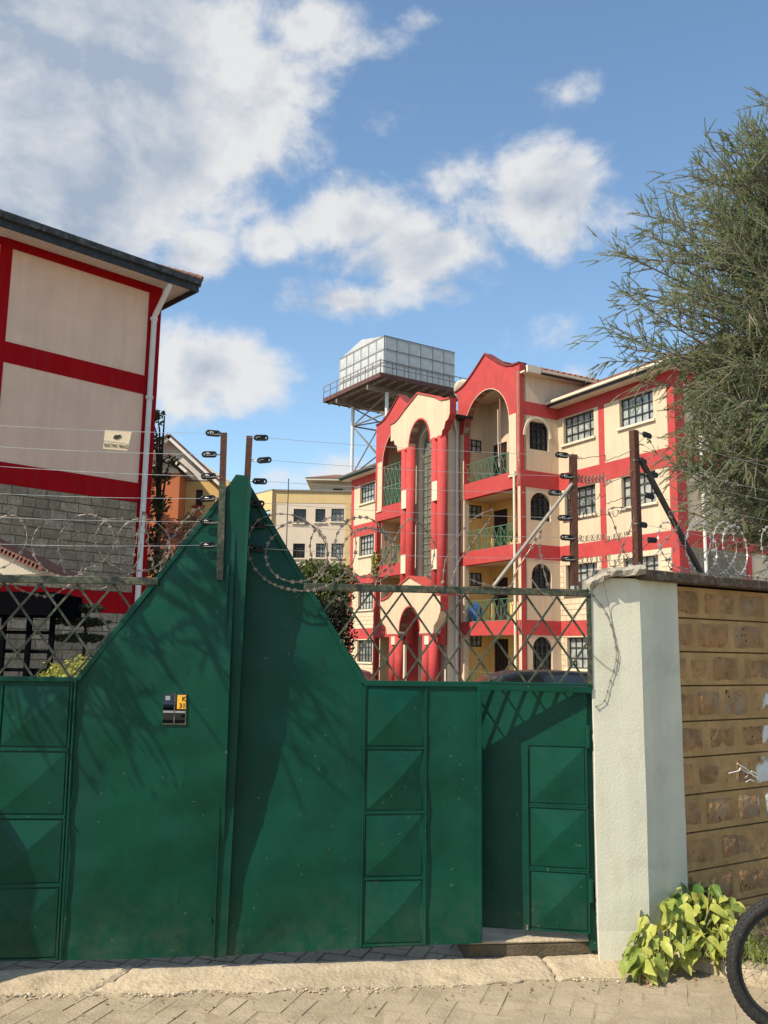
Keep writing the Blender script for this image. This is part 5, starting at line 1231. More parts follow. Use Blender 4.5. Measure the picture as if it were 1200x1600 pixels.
pk = h_(267, 690); er = h_(345, 762); sl_ = (pk[1]-er[1])/(er[0]-pk[0])
mb = MB(); mb.prism([(-2.6, h_(300, 752)[1]+.001), (2.34, h_(300, 752)[1]+.001), (2.34, max(h_(300, 752)[1]+.05, pk[1]-2.34*sl_)), (0, pk[1]), (-2.6, pk[1]-2.6*sl_)], 0.002, .3); mb.build('gable', OWH, t)
mb = MB(); mb.strip([(-2.9, pk[1]-2.9*sl_), (0, pk[1])], -.35, 6, .16); mb.strip([(0, pk[1]), (2.6, pk[1]-2.6*sl_)], -.35, 6, .16); mb.build('barge_board', WHITEP, t)
mb = MB(); mb.strip([(-2.95, pk[1]+.17-2.95*sl_), (0, pk[1]+.17)], -.4, 6.1, .07); mb.strip([(0, pk[1]+.17), (2.65, pk[1]+.17-2.65*sl_)], -.4, 6.1, .07); mb.build('roof', mat('roof_brown', (.12, .06, .05), .9, .3, 5), t)
p = h_(278, 729); a_, b_ = h_(240, 748), h_(302, 750); c_ = h_(291, 752)
mb = MB(); mb.box(h_(238, 752)[0]-.6, c_[0], -1.1, -.001, 0, c_[1]+.1); mb.build('orange_bay', OW, t)
mb = MB(); mb.prism([(a_[0]-.2, c_[1]+.101), (c_[0], c_[1]+.101), (p[0], p[1]-.05)], -1.1, -.002); mb.build('bay_gable', OWH, t)
mb = MB(); mb.strip([(a_[0]-.3, a_[1]-.1), p], -1.4, -.002, .13); mb.strip([p, (b_[0], b_[1])], -1.4, -.002, .13); mb.build('barge_board', WHITEP, t)
mb = MB(); mb.strip([(a_[0]-.3, a_[1]+.04), (p[0], p[1]+.14)], -1.45, -.002, .06); mb.strip([(p[0], p[1]+.14), (b_[0]+.05, b_[1]+.12)], -1.45, -.002, .06); mb.build('bay_roof', MATS['roof_brown'], t)

# ------------------------------------------------------------------ water tower
TC = atY(601, 525, 70); TF = Fr((TC.x, TC.y), radians(90-57)); PS = 1.2
t = thing('water_tower', 'galvanised panel water tank on a steel tower', 'water tower', TF.o, TF.a)
zb0 = atY(601, 586, 70).z; zt0 = TC.z; ph = (zt0-zb0)/3
ZINC = mat('zinc_panel', (.50, .49, .47), .5, .20, .8, .05, 8, metal=.25); STEEL = mat('tower_steel', (.20, .17, .15), .6, .3, 3, metal=.2); RED_O = mat('red_oxide_steel', (.10, .045, .038), .8, .3, 3)
GSTEEL = mat('galvanised_leg', (.55, .54, .52), .5, .1, 3, metal=.2)
def panel_mesh():
    mb = MB(); s_ = PS; hh = ph
    for (x0, x1, z0, z1) in ((0, s_, 0, .05), (0, s_, hh-.05, hh), (0, .05, .05, hh-.05), (s_-.05, s_, .05, hh-.05)): mb.box(x0, x1, -.05, 0, z0, z1)
    g_ = .05; i_ = .22
    mb.add([(g_, -.01, g_), (s_-g_, -.01, g_), (s_-g_, -.01, hh-g_), (g_, -.01, hh-g_), (i_, -.04, i_), (s_-i_, -.04, i_), (s_-i_, -.04, hh-i_), (i_, -.04, hh-i_)], [(0, 1, 5, 4), (1, 2, 6, 5), (2, 3, 7, 6), (3, 0, 4, 7), (4, 5, 6, 7)])
    return mb.mesh('tank_panel', ZINC)
TPM = panel_mesh(); N6 = 6; Ln = N6*PS
for r in range(3):
    for i in range(N6):
        inst(TPM, 'tank_panel', t, (i*PS+.03, 0, zb0+r*ph+.03), (0, 0, 0), ((PS-.07)/PS, 1, (ph-.07)/ph))
        inst(TPM, 'tank_panel', t, (0, (i+1)*PS-.03, zb0+r*ph+.03), (0, 0, -pi/2), ((PS-.07)/PS, 1, (ph-.07)/ph))
mb = MB(); mb.box(.02, Ln, .02, Ln, zb0, zt0-.02); mb.build('tank_body', mat('seam_dark', (.03, .028, .026), .9), t)
mb = MB(); mb.add([(0, 0, zt0), (Ln, 0, zt0), (Ln, Ln, zt0), (0, Ln, zt0), (0, Ln*.5, zt0+.75), (Ln, Ln*.5, zt0+.75)], [(0, 1, 5, 4), (2, 3, 4, 5), (3, 0, 4), (1, 2, 5), (3, 2, 1, 0)]); mb.build('tank_lid', ZINC, t)
mb = MB(); mb.box(-.04, Ln, -.05, -.005, zt0, zt0+.06); mb.box(-.05, -.005, -.05, Ln, zt0, zt0+.06); mb.build('tank_rim', STEEL, t)
wk = 1.0
mb = MB(); mb.box(-wk, Ln+wk, -wk, Ln+wk, zb0-.32, zb0-.24); mb.build('platform', STEEL, t)
mb = MB()
for (a_, b_) in (((-wk, -wk), (Ln+wk, -wk)), ((-wk, -wk), (-wk, Ln+wk)), ((Ln+wk, -wk), (Ln+wk, Ln+wk)), ((-wk, Ln+wk), (Ln+wk, Ln+wk))): mb.bar((a_[0], a_[1], zb0-.4), (b_[0], b_[1], zb0-.4), .10, .36)
mb.build('edge_beam', RED_O, t)
for i in range(9):
    mb = MB(); x = -wk+.5+i*(Ln+2*wk-1)/8; mb.bar((x, -wk+.06, zb0-.55), (x, Ln+wk-.06, zb0-.55), .12, .3); mb.build('floor_beam', STEEL, t)
for y in (1.1, Ln-1.1):
    mb = MB(); mb.bar((-wk+.1, y, zb0-.9), (Ln+wk-.1, y, zb0-.9), .2, .4); mb.build('main_beam', STEEL, t)
mb = MB(); zr = zb0-.22
for h_r in (.55, 1.05):
    for (a_, b_) in (((-wk, -wk), (Ln+wk, -wk)), ((-wk, -wk), (-wk, Ln+wk)), ((Ln+wk, -wk), (Ln+wk, Ln+wk))): mb.bar((a_[0], a_[1], zr+h_r), (b_[0], b_[1], zr+h_r), .05, .05)
for i in range(9):
    s_ = -wk+i*(Ln+2*wk)/8
    for p in ((s_, -wk), (-wk, s_), (Ln+wk, s_)): mb.bar((p[0], p[1], zr), (p[0], p[1], zr+1.05), .05, .05, up=(0, 1, 0))
mb.build('guard_rail', STEEL, t)
lg = [(.9, Ln-.9), (.9, .9), (Ln-.9, .9), (Ln-.9, Ln-.9)]
lgt = TF.L(atY(557, 660, 70+4.0))
for p in lg:
    mb = MB(); mb.tube([(p[0], p[1], 0), (p[0], p[1], zb0-1.1)], .16, 10); mb.build('leg', GSTEEL, t)
zl = [3.5+k*4.4 for k in range(5)]+[zb0-1.2]
for i in range(4):
    p, q = lg[i], lg[(i+1) % 4]
    for k in range(5):
        mb = MB(); mb.tube([(p[0], p[1], zl[k]), (q[0], q[1], zl[k+1])], .06, 6); mb.build('cross_brace', STEEL, t)
        mb = MB(); mb.tube([(q[0], q[1], zl[k]), (p[0], p[1], zl[k+1])], .06, 6); mb.build('cross_brace', STEEL, t)
        mb = MB(); mb.tube([(p[0], p[1], zl[k]), (q[0], q[1], zl[k])], .07, 6); mb.build('tie_beam', STEEL, t)

# ------------------------------------------------------------------ cars
GLASSD = mat('car_glass', (.012, .013, .015), .05, .2, 3, spec=.8); TYRE = mat('tyre_rubber', (.022, .021, .019), .85, .25, 20, .2, 60, col2=(.09, .075, .055), mix=(.55, .75)); RIM = mat('alloy_rim', (.4, .4, .4), .3, .1, 10, metal=.8)
def car(label, loc, rz, col, L_=4.4, H=1.42, Wd=.86, suv=False):
    t = thing('parked_car', label, 'car', loc, rz, 'cars parked inside the gate'); m = mat('car_paint_'+label.split()[0], col, .3, .06, 2, spec=.12 if suv else .35)
    lo = [(-L_/2, .42), (-L_/2-.02, .70), (-L_/2+.10, .92), (-L_*.18, .98), (L_*.28, .96), (L_/2-.12, .84), (L_/2, .62), (L_/2-.03, .36), (L_*.30, .28), (-L_*.30, .28)]
    cab = [(-L_*.43, .93), (-L_*.34, H-.12), (-L_*.25, H-.02), (-L_*.05, H), (L_*.06, H-.03), (L_*.12, H-.10), (L_*.27, .95)] if not suv else [(-L_*.46, .93), (-L_*.42, H-.08), (-L_*.36, H), (L_*.05, H), (L_*.11, H-.06), (L_*.25, .95)]
    def loft(poly, wid, name, mm):
        n = len(poly); rows_ = [(-1, .90), (-.88, .98), (-.5, 1), (.5, 1), (.88, .98), (1, .90)]; vs = []
        cz_ = sum(p[1] for p in poly)/n; cx = sum(p[0] for p in poly)/n
        for (y, s_) in rows_:
            for p in poly: vs.append((cx+(p[0]-cx)*s_, y*wid(p[1]), cz_+(p[1]-cz_)*s_))
        fs = [tuple(range(n)), tuple(5*n+i for i in range(n-1, -1, -1))]
        for r in range(5):
            for i in range(n): fs.append((r*n+i, r*n+(i+1) % n, (r+1)*n+(i+1) % n, (r+1)*n+i))
        mb = MB(); mb.add(vs, fs); return mb.build(name, mm, t, bevel=.03)
    loft(lo, lambda z: Wd, 'body', m); loft(cab, lambda z: Wd-.05-.22*max(0, (z-.93)), 'cabin', m)
    # glass: set 3 mm proud of the cabin
    n = len(cab)
    for s_ in (-1, 1):
        gp_ = [(p[0]*.86-.02, .97+(p[1]-.97)*.82) for p in cab]; mb = MB(lambda x, y, z: (x, s_*(Wd-.05-.22*max(0, z-.93)+.004)*1.0+0*y, z))
        mb.add([(p[0], 0, p[1]) for p in gp_], [tuple(range(len(gp_)))]); mb.build('side_window', GLASSD, t)
        mb = MB(); mb.box(L_*.2, L_*.2+.1, s_*Wd, s_*(Wd+.18), .95, 1.08); mb.build('door_mirror', m, t, bevel=.02)
    for (i, j, nm) in ((n-2, n-1, 'windscreen'), (0, 1, 'rear_window')):
        a_, b_ = Vector((cab[i][0], 0, cab[i][1])), Vector((cab[j][0], 0, cab[j][1])); d = (b_-a_).normalized(); nr = Vector((-d.z, 0, d.x)); nr = nr if (nr.x > 0) == (nm == 'windscreen') else -nr
        mb = MB(); vs = []
        for (tt, y) in ((.08, -1), (.08, 1), (.92, 1), (.92, -1)): p = a_.lerp(b_, tt)+nr*.012; vs.append((p.x, y*(Wd-.20-.16*max(0, p.z-.93)), p.z))
        mb.add(vs, [(0, 1, 2, 3)]); mb.build(nm, GLASSD, t)
    for sx in (-1, 1):
        for sy in (-1, 1):
            mb = MB(); mb.tube([(sx*L_*.3, sy*(Wd-.2), .32), (sx*L_*.3, sy*(Wd+.01), .32)], .32, 18); w = mb.build('wheel', TYRE, t); mb = MB(); mb.tube([(sx*L_*.3, sy*(Wd), .32), (sx*L_*.3, sy*(Wd+.02), .32)], .2, 14); mb.build('rim', RIM, w)
    for sy in (-1, 1):
        mb = MB(); mb.box(L_/2-.09, L_/2-.015, sy*.62-.16, sy*.62+.16, .64, .76); mb.build('headlight', mat('lamp_clear', (.6, .6, .6), .2), t)
        mb = MB(); mb.box(-L_/2-.03, -L_/2+.05, sy*.66-.13, sy*.66+.13, .68, .84); mb.build('tail_light', mat('lamp_red', (.3, .01, .01), .3), t)
    return t
p = atY(815, 1046, 17); car('black estate car parked behind the wicket side of the gate', (p.x+.85, 17, -.03), radians(4), (.012, .013, .014), H=p.z+.03, L_=4.3)
p = atY(570, 1040, 18.5); car('maroon saloon car just behind the right slope of the gate', (p.x-1.40, 18.5, -.03), pi+radians(2), (.11, .022, .018), H=p.z+.03)
# the car seen through the peephole, with its yellow rear plate
hp = atY(285, 1100, 11); bk = car('dark car with a yellow number plate seen through the peephole', (hp.x+.12, 11+2.21, -.03), pi/2, (.008, .008, .009), suv=True, H=1.6)
cx_ = hp.x+.12
PLATE = mat('plate_yellow', (.80, .38, .02), .5, .05, 10)
pl = [atY(277.5, 1086, 10.95), atY(304, 1108, 10.95)]
def bl(p, y=0): return Vector((p.y-(11+2.21), -(p.x-cx_), p.z+.03))
mb = MB(); y0, y1 = -(pl[0].x-cx_), -(pl[1].x-cx_); mb.box(-2.262, -2.25, min(y0, y1), max(y0, y1), pl[1].z+.03, pl[0].z+.03); npl = mb.build('number_plate', PLATE, bk)
def ptext(body, x, y, size):
    p = atY(x, y, 10.95); return text(body, size, npl, (-2.2645, -(p.x-cx_), p.z+.03), INK, rz=-pi/2, align='LEFT', bold=.002)
ptext('K', 284.0, 1095.5, .078); ptext('31', 279.6, 1106, .078)
mb = MB(); q = atY(250, 1112, 10.95); mb.box(-2.27, -2.225, -.72, .72, q.z-.01+.03, q.z+.012+.03); mb.build('chrome_strip', RIM, bk)
mb = MB(); q = atY(262, 1090, 10.95); yc = -(q.x-cx_); mb.box(-2.262, -2.25, yc-.03, yc+.025, q.z, q.z+.05); mb.build('badge', RIM, bk)

# ------------------------------------------------------------------ bicycle at the right edge
bc = atY(1234, 1509, 4.3); t = thing('bicycle', 'bicycle with a black knobbly tyre cut off by the right edge', 'bicycle', (bc.x, 4.3, ZG), radians(6))
Rw = .297; zc_ = Rw
def wheel(x0):
    mb = MB(); ring = [(x0+(Rw-.026)*cos(2*pi*k/64), 0, zc_+(Rw-.026)*sin(2*pi*k/64)) for k in range(64)]; mb.tube(ring, .026, 10, closed=True); ty = mb.build('tyre', TYRE, t, smooth=True)
    mb = MB()
    for k in range(76):
        an = 2*pi*k/76
        for y in (-.014, .0, .014):
            a2 = an+(0 if y else pi/76); r0 = Rw-.004-abs(y)*.28; c, s_ = cos(a2), sin(a2)
            mb.bar((x0+r0*c-.006*s_, y, zc_+r0*s_+.006*c), (x0+r0*c+.006*s_, y, zc_+r0*s_-.006*c), .010, .008, up=(0, 1, 0))
    mb.build('tread', TYRE, ty)
    mb = MB(); ring = [(x0+(Rw-.058)*cos(2*pi*k/48), 0, zc_+(Rw-.058)*sin(2*pi*k/48)) for k in range(48)]; mb.tube(ring, .011, 8, closed=True); mb.build('rim', mat('black_rim', (.02, .02, .02), .35, .1, 10), t, smooth=True)
    mb = MB(); mb.tube([(x0, -.045, zc_), (x0, .045, zc_)], .02, 10); mb.build('hub', RIM, t)
    for k in range(28):
        an = 2*pi*k/28+.05; sd = 1 if k % 2 else -1; tw = an+sd*1.25*(1 if k % 4 < 2 else -1)
        mb = MB(); mb.tube([(x0+.02*cos(tw), .03*sd, zc_+.02*sin(tw)), (x0+(Rw-.06)*cos(an), 0, zc_+(Rw-.06)*sin(an))], .0014, 4); mb.build('spoke', WIRE_DARK, t)
wheel(0); wheel(1.02)
BFR = mat('bike_frame_blue', (.03, .05, .12), .35, .1, 8)
for nm, pts, r in (('fork', [(0, .05, zc_), (.06, .05, .55), (.12, 0, .66)], .011), ('fork', [(0, -.05, zc_), (.06, -.05, .55), (.12, 0, .66)], .011), ('head_tube', [(.115, 0, .62), (.165, 0, .80)], .02), ('down_tube', [(.125, 0, .66), (.55, 0, .30)], .018), ('top_tube', [(.15, 0, .76), (.66, 0, .62)], .016), ('seat_tube', [(.55, 0, .30), (.70, 0, .78)], .016), ('chain_stay', [(.55, .04, .30), (1.02, .05, zc_)], .009), ('chain_stay', [(.55, -.04, .30), (1.02, -.05, zc_)], .009), ('seat_stay', [(.66, .02, .64), (1.02, .05, zc_)], .008), ('seat_stay', [(.66, -.02, .64), (1.02, -.05, zc_)], .008), ('handlebar', [(.10, -.30, .90), (.16, -.1, .86), (.16, .1, .86), (.10, .30, .90)], .012), ('crank', [(.55, -.07, .30), (.50, -.09, .15)], .01)):
    mb = MB(); mb.tube(pts, r, 8); mb.build(nm, BFR, t)
mb = MB(); mb.prism([(.56, .80), (.60, .83), (.84, .85), (.86, .80), (.74, .78)], -.06, .06); mb.build('saddle', TYRE, t, bevel=.02)

# ------------------------------------------------------------------ planting bed, kerb, plant, grass
def gpt(x, y): w = hit(x, y, (0, 0, ZG), (0, 0, 1)); return w
SOIL = mat('dark_soil', (.075, .050, .030), .97, .35, 9, .5, 60, col2=(.17, .12, .07), mix=(.5, .7))
bed = MB(); nx, ny = 26, 18; vs = []; fs = []
ka, kb = Vector((1.53, 5.42, 0)), Vector((2.20, 4.74, 0)); wa, wb = PW.W(.36, .0, 0), PW.W(2.2, .0, 0)
for i in range(nx+1):
    for j in range(ny+1):
        u, w = i/nx, j/ny; p = ka.lerp(kb, u).lerp(wa.lerp(wb, u), w); h = ZG+.05+.05*sin(pi*min(1, w*1.2))+.02*fb(p.x*5, p.y*5)
        vs.append((p.x, p.y, h))
for i in range(nx):
    for j in range(ny): a_ = i*(ny+1)+j; fs.append((a_, a_+1, a_+ny+2, a_+ny+1))
bed.add(vs, fs); o = bed.build('planting_bed', SOIL); o['kind'] = 'structure'
kb2 = MB(); kd = (kb-ka).normalized(); kn = Vector((-kd.y, kd.x, 0)); n = 24; vs = []
for i in range(n+1):
    c = ka.lerp(kb, i/n*1.25)
    for (w, z) in ((-.075, -.04), (-.06+.008*fb(i*.6, 1.), .055+.006*fb(i*.5, 5.)), (-.045, .075+.008*fb(i*.4, 2.)), (.05, .08+.006*fb(i*.5, 7.)), (.06, -.04)):
        p = c+kn*w; vs.append((p.x, p.y, z+ZG))
fs = [(0, 1, 2, 3, 4), tuple(5*n+k for k in (4, 3, 2, 1, 0))]
for i in range(n):
    for k in range(5): fs.append((5*i+k, 5*i+5+k, 5*i+5+(k+1) % 5, 5*i+(k+1) % 5))
kb2.add(vs, fs); o = kb2.build('kerb', CONC); o['kind'] = 'structure'
# broad leaved plant
LIME = mat('lime_leaf', (.42, .43, .085), .5, .30, 14, spec=.4, trans=.3, col2=(.54, .51, .15), mix=(.5, .7)); GRL = mat('green_leaf', (.10, .19, .035), .45, .25, 10, spec=.45, trans=.25); OLL = mat('olive_lime_leaf', (.25, .30, .055), .5, .25, 10, spec=.4, trans=.3)
def leaf_mesh(m, curl, fold):
    n = 8; vs = []; fs = []
    prof = [0, .26, .40, .44, .40, .32, .22, .11, 0]
    for i in range(n+1):
        t_ = i/n; hw = prof[i]*.85; y = t_-.02; z = -curl*t_*t_
        for s_, zz in ((-1, fold), (-.5, fold*.4), (0, 0), (.5, fold*.4), (1, fold)):
            back = -.10*abs(s_) if i == 1 else 0
            vs.append((s_*hw, y+back, z+zz*hw+.02*sin(i*1.7+s_*2)))
    for i in range(n):
        for k in range(4): a_ = i*5+k; fs.append((a_, a_+1, a_+6, a_+5))
    me = bpy.data.meshes.new('leaf'); me.from_pydata(vs, [], fs); me.materials.append(m)
    for p in me.polygons: p.use_smooth = True
    return me
LMs = [[leaf_mesh(m, c, f) for c, f in ((.25, .35), (.5, .2), (.1, .5))] for m in (LIME, OLL, GRL)]
pb = Vector((1.62, 5.14, .05)); pt_ = thing('broad_leaf_plant', 'yellow green broad leaved plant at the foot of the white pillar', 'plant', pb, 0)
rng = random.Random(11)
cen = [((1015, 1475), 5.02, .10), ((1040, 1440), 5.12, .16), ((1075, 1430), 5.20, .17), ((1110, 1440), 5.22, .15), ((1140, 1425), 5.30, .13), ((1090, 1400), 5.38, .13), ((1120, 1465), 5.12, .13), ((1090, 1478), 5.08, .10), ((1058, 1395), 5.36, .10), ((1000, 1490), 4.98, .08), ((1010, 1520), 4.93, .05), ((1150, 1470), 5.12, .10)]
st = MB(); nl = 0
for ci, ((x, y), D, r) in enumerate(cen):
    c = atY(x, y, D)
    for _ in range(int(9+r*150)):
        dv = Vector((rng.gauss(0, 1), rng.gauss(0, .8)-.25, rng.gauss(0, .8)+.25)).normalized()
        p = c+dv*r*rng.uniform(.55, 1.0)-Vector((0, 0, .02))
        if p.z < .03: p.z = .03+rng.uniform(0, .05)
        s_ = rng.uniform(.045, .115)
        kind = 2 if (ci in (5, 8) and rng.random() < .75) else (1 if rng.random() < .35 else 0)  # shade on the upper rear clumps is put into darker green leaves
        yaw = atan2(-dv.x, dv.y)+rng.gauss(0, .5); pitch = rng.uniform(-1.15, -.15)
        o = inst(rng.choice(LMs[kind]), 'leaf', pt_, p-pb, (pitch, rng.gauss(0, .35), yaw), (s_*rng.uniform(.85, 1.1), s_, s_)); nl += 1
        if rng.random() < .4: q = Vector((c.x*.6+p.x*.4, c.y*.5+p.y*.5, .03)); st.tube([q-pb, (q.lerp(p, .5)+Vector((0, 0, .03)))-pb, p-pb], .0035, 5)
st.build('stem', mat('plant_stem', (.20, .19, .07), .7), pt_)
# dry straw and grass
STRAW = mat('straw', (.55, .40, .22), .9, .3, 20)
def tuft(name, label, pts, n, h, m, kind='stuff', spread=.05, rng=random, lean=.7):
    mb = MB()
    for _ in range(n):
        c = Vector(rng.choice(pts)); c = c+Vector((rng.gauss(0, spread), rng.gauss(0, spread), 0)); a2 = rng.uniform(0, 6.28); l = h*rng.uniform(.4, 1.1); ln = lean*rng.uniform(.3, 1.2)
        d = Vector((cos(a2)*ln, sin(a2)*ln, 1)).normalized(); w = Vector((-sin(a2), cos(a2), 0))*rng.uniform(.0012, .003)
        m1 = c+d*l*.55; tip = c+d*l+Vector((cos(a2), sin(a2), -.6))*l*.25
        mb.add([tuple(c-w), tuple(c+w), tuple(m1+w*.8), tuple(m1-w*.8), tuple(tip)], [(0, 1, 2, 3), (3, 2, 4)])
    return tag(mb.build(name, m, fix=False), label, 'grass', kind=kind)
tuft('dry_grass', 'dry straw at the foot of the plant by the kerb', [tuple(gpt(1035, 1515)), tuple(gpt(1048, 1508)), tuple(gpt(1020, 1535)), tuple(gpt(1010, 1537))], 130, .09, STRAW, spread=.025, lean=1.2)
tuft('dry_grass', 'small brown grass tuft under the meeting post of the gate', [tuple(gpt(330, 1500)), tuple(gpt(345, 1502)), tuple(gpt(360, 1503))], 110, .035, STRAW, spread=.03, lean=1.5)
GRASS = mat('grass_blade', (.17, .20, .05), .7, .4, 6, trans=.25)
tuft('grass', 'grass growing on the planting bed behind the bicycle wheel', [tuple(Vector((1.95+.12*k, 5.0-.02*k, .07))) for k in range(7)]+[(2.05+.1*k, 4.86, .06) for k in range(5)], 900, .16, GRASS, spread=.09, lean=.8)

# fallen leaves and scraps on the road
LITM = mat('dead_leaf', (.22, .13, .06), .8, .5, 12, pos=True)
mb = MB(); rl = random.Random(21)
for k in range(150):
    x = rl.uniform(-2.0, 1.9); y = (strip_front(x)-abs(rl.gauss(0, .10)) if k % 3 else rl.uniform(4.05, 4.9)); r = rl.uniform(.005, .015); a_ = rl.uniform(0, 6.3); z = ZG+(.006 if y < strip_front(x) else .03)
    u = Vector((cos(a_), sin(a_), rl.uniform(-.2, .2))); v = Vector((-sin(a_), cos(a_), rl.uniform(-.2, .3))); c = Vector((x, y, z+.003))
    mb.add([tuple(c-u*r), tuple(c+v*r*.45), tuple(c+u*r), tuple(c-v*r*.45)], [(0, 1, 2, 3)])
tag(mb.build('litter', LITM, fix=False), 'dead leaves and small scraps scattered on the paving', 'litter', kind='stuff')

# ------------------------------------------------------------------ the feathery tree on the right
NEED = mat('needle_leaf', (.185, .245, .105), .65, .40, 1.0, trans=.4, col2=(.31, .33, .14), mix=(.46, .66)); TWIG = mat('twig_bark', (.21, .175, .135), .85, .3, 6); BARK = mat('grey_bark', (.12, .095, .07), .95, .3, 8, .5, 30)
def feathery_tree():
    rg = np.random.RandomState(5); base = Vector((5.3, 9.9, 0)); t = thing('feathery_tree', 'olive green needle leaved tree hanging over the stone wall, right edge', 'tree', base, 0)
    C = Vector(atY(1275, 478, 9.5)); 
    tr = MB(); trunk = [base+Vector((0, 0, -.1)), base+Vector((.05, 0, 1.3)), base+Vector((-.1, -.05, 2.6)), base+Vector((-.25, -.1, 4.0)), base+Vector((-.35, -.1, 5.4)), base+Vector((-.45, -.1, 6.8)), base+Vector((-.5, -.15, 8.4))]
    tr.tube([p-base for p in trunk], [.17, .14, .12, .09, .065, .04, .02], 10); tr.build('trunk', BARK, t, smooth=True)
    limbs = MB(); tw = MB(); V = []; Fc = []
    def trunk_at(z):
        for a_, b_ in zip(trunk[:-1], trunk[1:]):
            if a_.z <= z <= b_.z: return a_.lerp(b_, (z-a_.z)/(b_.z-a_.z))
        return trunk[-1].copy()
    def sprig(p, d, L_):
        """curved twig with needles on all sides"""
        d = d.normalized(); n = 15; u = d.orthogonal().normalized(); v = d.cross(u); pts = []; drop = Vector((0, 0, -1)); q = p.copy(); dd = d.copy()
        ns = 5
        for k in range(ns+1):
            pts.append(q.copy()); dd = (dd+drop*.06+u*rg.normal(0, .07)+v*rg.normal(0, .07)).normalized(); q = q+dd*(L_/ns)
        tw.tube(pts, [.0045, .004, .0035, .003, .0025, .002], 3)
        m = int(L_/.0068)
        for k in range(m):
            f = k/m; i = min(int(f*ns), ns-1); c = pts[i].lerp(pts[i+1], f*ns-i); t_ = (pts[i+1]-pts[i]).normalized(); uu = t_.orthogonal().normalized(); vv = t_.cross(uu)
            an = k*2.4+rg.uniform(0, .8); nl_ = rg.uniform(.024, .044)*(1-.35*f); out = (uu*cos(an)+vv*sin(an))
            tip = c+(out*.62+t_*.80).normalized()*nl_; w = t_.cross(out)*.0050
            b = len(V); V.extend([tuple(c-w-base), tuple(c+w-base), tuple(tip-base)]); Fc.append((b, b+1, b+2))
    nb = 0; C2 = Vector(atY(1200, 680, 9.3))
    for q_ in range(2200):
        d = Vector(rg.normal(0, 1, 3)).normalized(); rr = rg.uniform(.5, 1.0)
        if q_ % 3: tgt = C+Vector((d.x*2.45, d.y*1.6, d.z*2.75 if d.z > 0 else d.z*1.9))*rr
        else: tgt = C2+Vector((d.x*1.35, d.y*1.2, d.z*1.15))*rr
        if tgt.x > 4.8 and rg.rand() < .88: continue
        if tgt.z < 2.55: continue
        if fb(tgt.x*.9, tgt.y*.5, tgt.z*.9, 2) < -.12: continue          # gaps between the sprays
        nb += 1
        if nb > 285: break
        s0 = trunk_at(max(1.9, min(7.3, tgt.z-rg.uniform(.3, 1.4)))); mid = s0.lerp(tgt, .55)+Vector((rg.normal(0, .12), rg.normal(0, .12), rg.normal(.12, .1)))
        path = polyline3([s0, s0.lerp(mid, .5)+Vector((0, 0, .05)), mid, tgt], 21); n = len(path)
        limbs.tube([p-base for p in path], [.022*(1-.85*i/n)+.002 for i in range(n)], 5)
        for i in range(int(n*.30), n):
            for _k in range(3):
                ax = (path[min(i+1, n-1)]-path[max(i-1, 0)]).normalized(); sd = Vector(rg.normal(0, 1, 3)); sd = (sd-ax*sd.dot(ax)).normalized()
                up_ = .35 if path[i].z > C.z-.3 else -.25
                dirn = (ax*.75+sd*.65+Vector((0, 0, up_))).normalized()
                sprig(path[i]+sd*.01, dirn, rg.uniform(.09, .24))
                if rg.rand() < .35:
                    L2 = rg.uniform(.15, .35); q = path[i]+(sd*.8+ax*.5).normalized()*L2; limbs.tube([path[i]-base, q-base], [.005, .003], 4)
                    sprig(q, dirn, rg.uniform(.09, .24)); sprig(q, (dirn+sd*.8).normalized(), rg.uniform(.09, .22))
    limbs.build('branches', TWIG, t, fix=False)
    tw.T = None; o = MB(); o.v = [(a_-base.x, b_-base.y, c_-base.z) for a_, b_, c_ in tw.v]; o.f = tw.f; o.build('twigs', TWIG, t, fix=False)
    me = bpy.data.meshes.new('crown'); me.from_pydata(V, [], Fc); me.materials.append(NEED); ob = bpy.data.objects.new('crown', me); COL.objects.link(ob); ob.parent = t
    print('needles', len(Fc), 'branches', nb)
feathery_tree()
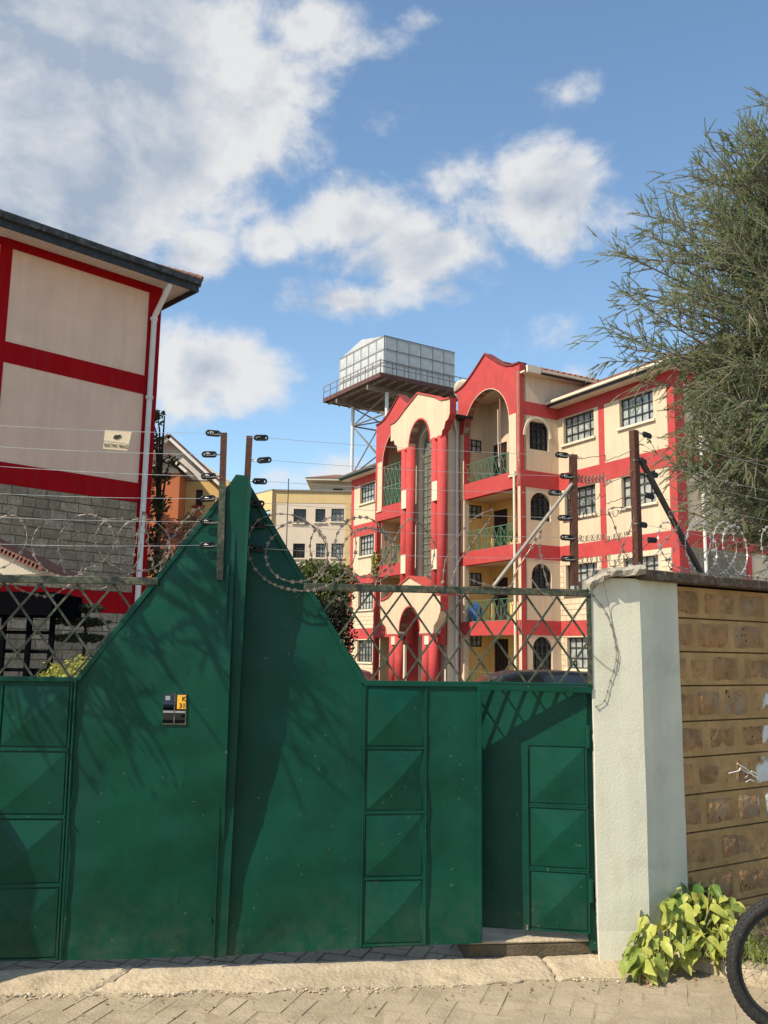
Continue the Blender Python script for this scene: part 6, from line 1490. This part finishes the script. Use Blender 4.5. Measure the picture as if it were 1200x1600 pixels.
# bare branched street tree up left, out of the picture; its twigs throw thin shadows on the gate
def street_tree():
    rg = random.Random(3); base = Vector((-6.8, 4.6, ZG)); t = thing('street_tree', 'thin street tree with few twigs left of the gate', 'tree', base, 0)
    mb = MB(); tr = [base+Vector((0, 0, -.1)), base+Vector((.1, .0, 2)), base+Vector((.4, -.3, 4)), base+Vector((1.3, -.9, 5.8))]
    mb.tube([p-base for p in tr], [.09, .07, .05, .02], 8); mb.build('trunk', BARK, t)
    mb = MB(); lf = MB()
    for k in range(15):
        # the twigs hang between the sun and the upper left of the gate
        g0 = (GLF.W(rg.uniform(-1.3, -.1), 0, rg.uniform(.85, 1.5)) if k % 4 else G.W(rg.uniform(.2, .55), 0, rg.uniform(1.0, 1.5))); tt = rg.uniform(2.2, 2.8); tip = g0+SUNDIR*tt
        dsh = GLF.x*rg.uniform(.50, .72)+Vector((0, 0, -rg.uniform(.62, .85)))
        ff_ = rg.uniform(.5, .9)
        while True:                     # far enough out to stay outside the picture
            tip = g0+SUNDIR*tt; q1 = tip-dsh*ff_+SUNDIR*.15
            if all((lambda c: 600+F_PX*c.x/-c.z)(RC.transposed() @ (w_-CAM)) < -150 for w_ in (tip, q1)): break
            tt += .15
        s0 = tr[2].lerp(tr[3], rg.random())
        path = polyline3([s0, s0.lerp(q1, .6)+Vector((0, 0, .35)), q1, q1.lerp(tip, .5)+Vector((.02, 0, .04)), tip], 28)
        mb.tube([p-base for p in path], [.021*(1-.45*i/len(path)) for i in range(len(path))], 6)
        for i in range(14, len(path)):
            for _ in range(1):
                d = (Vector((rg.gauss(0, 1), rg.gauss(0, 1), rg.gauss(0, .6)-.2))+(path[i]-path[i-1]).normalized()).normalized(); q = path[i]+d*rg.uniform(.1, .25); mb.tube([path[i]-base, q-base], .007, 4); leaf_cloud(lf, tuple(q-base), (.05, .05, .05), 2, .020, rng=rg)
    mb.build('branches', TWIG, t, fix=False); lf.build('foliage', OLIVE, t, fix=False)
street_tree()
print('pavers/blocks', nblk, 'leaves', nl, 'objects', len(bpy.data.objects))
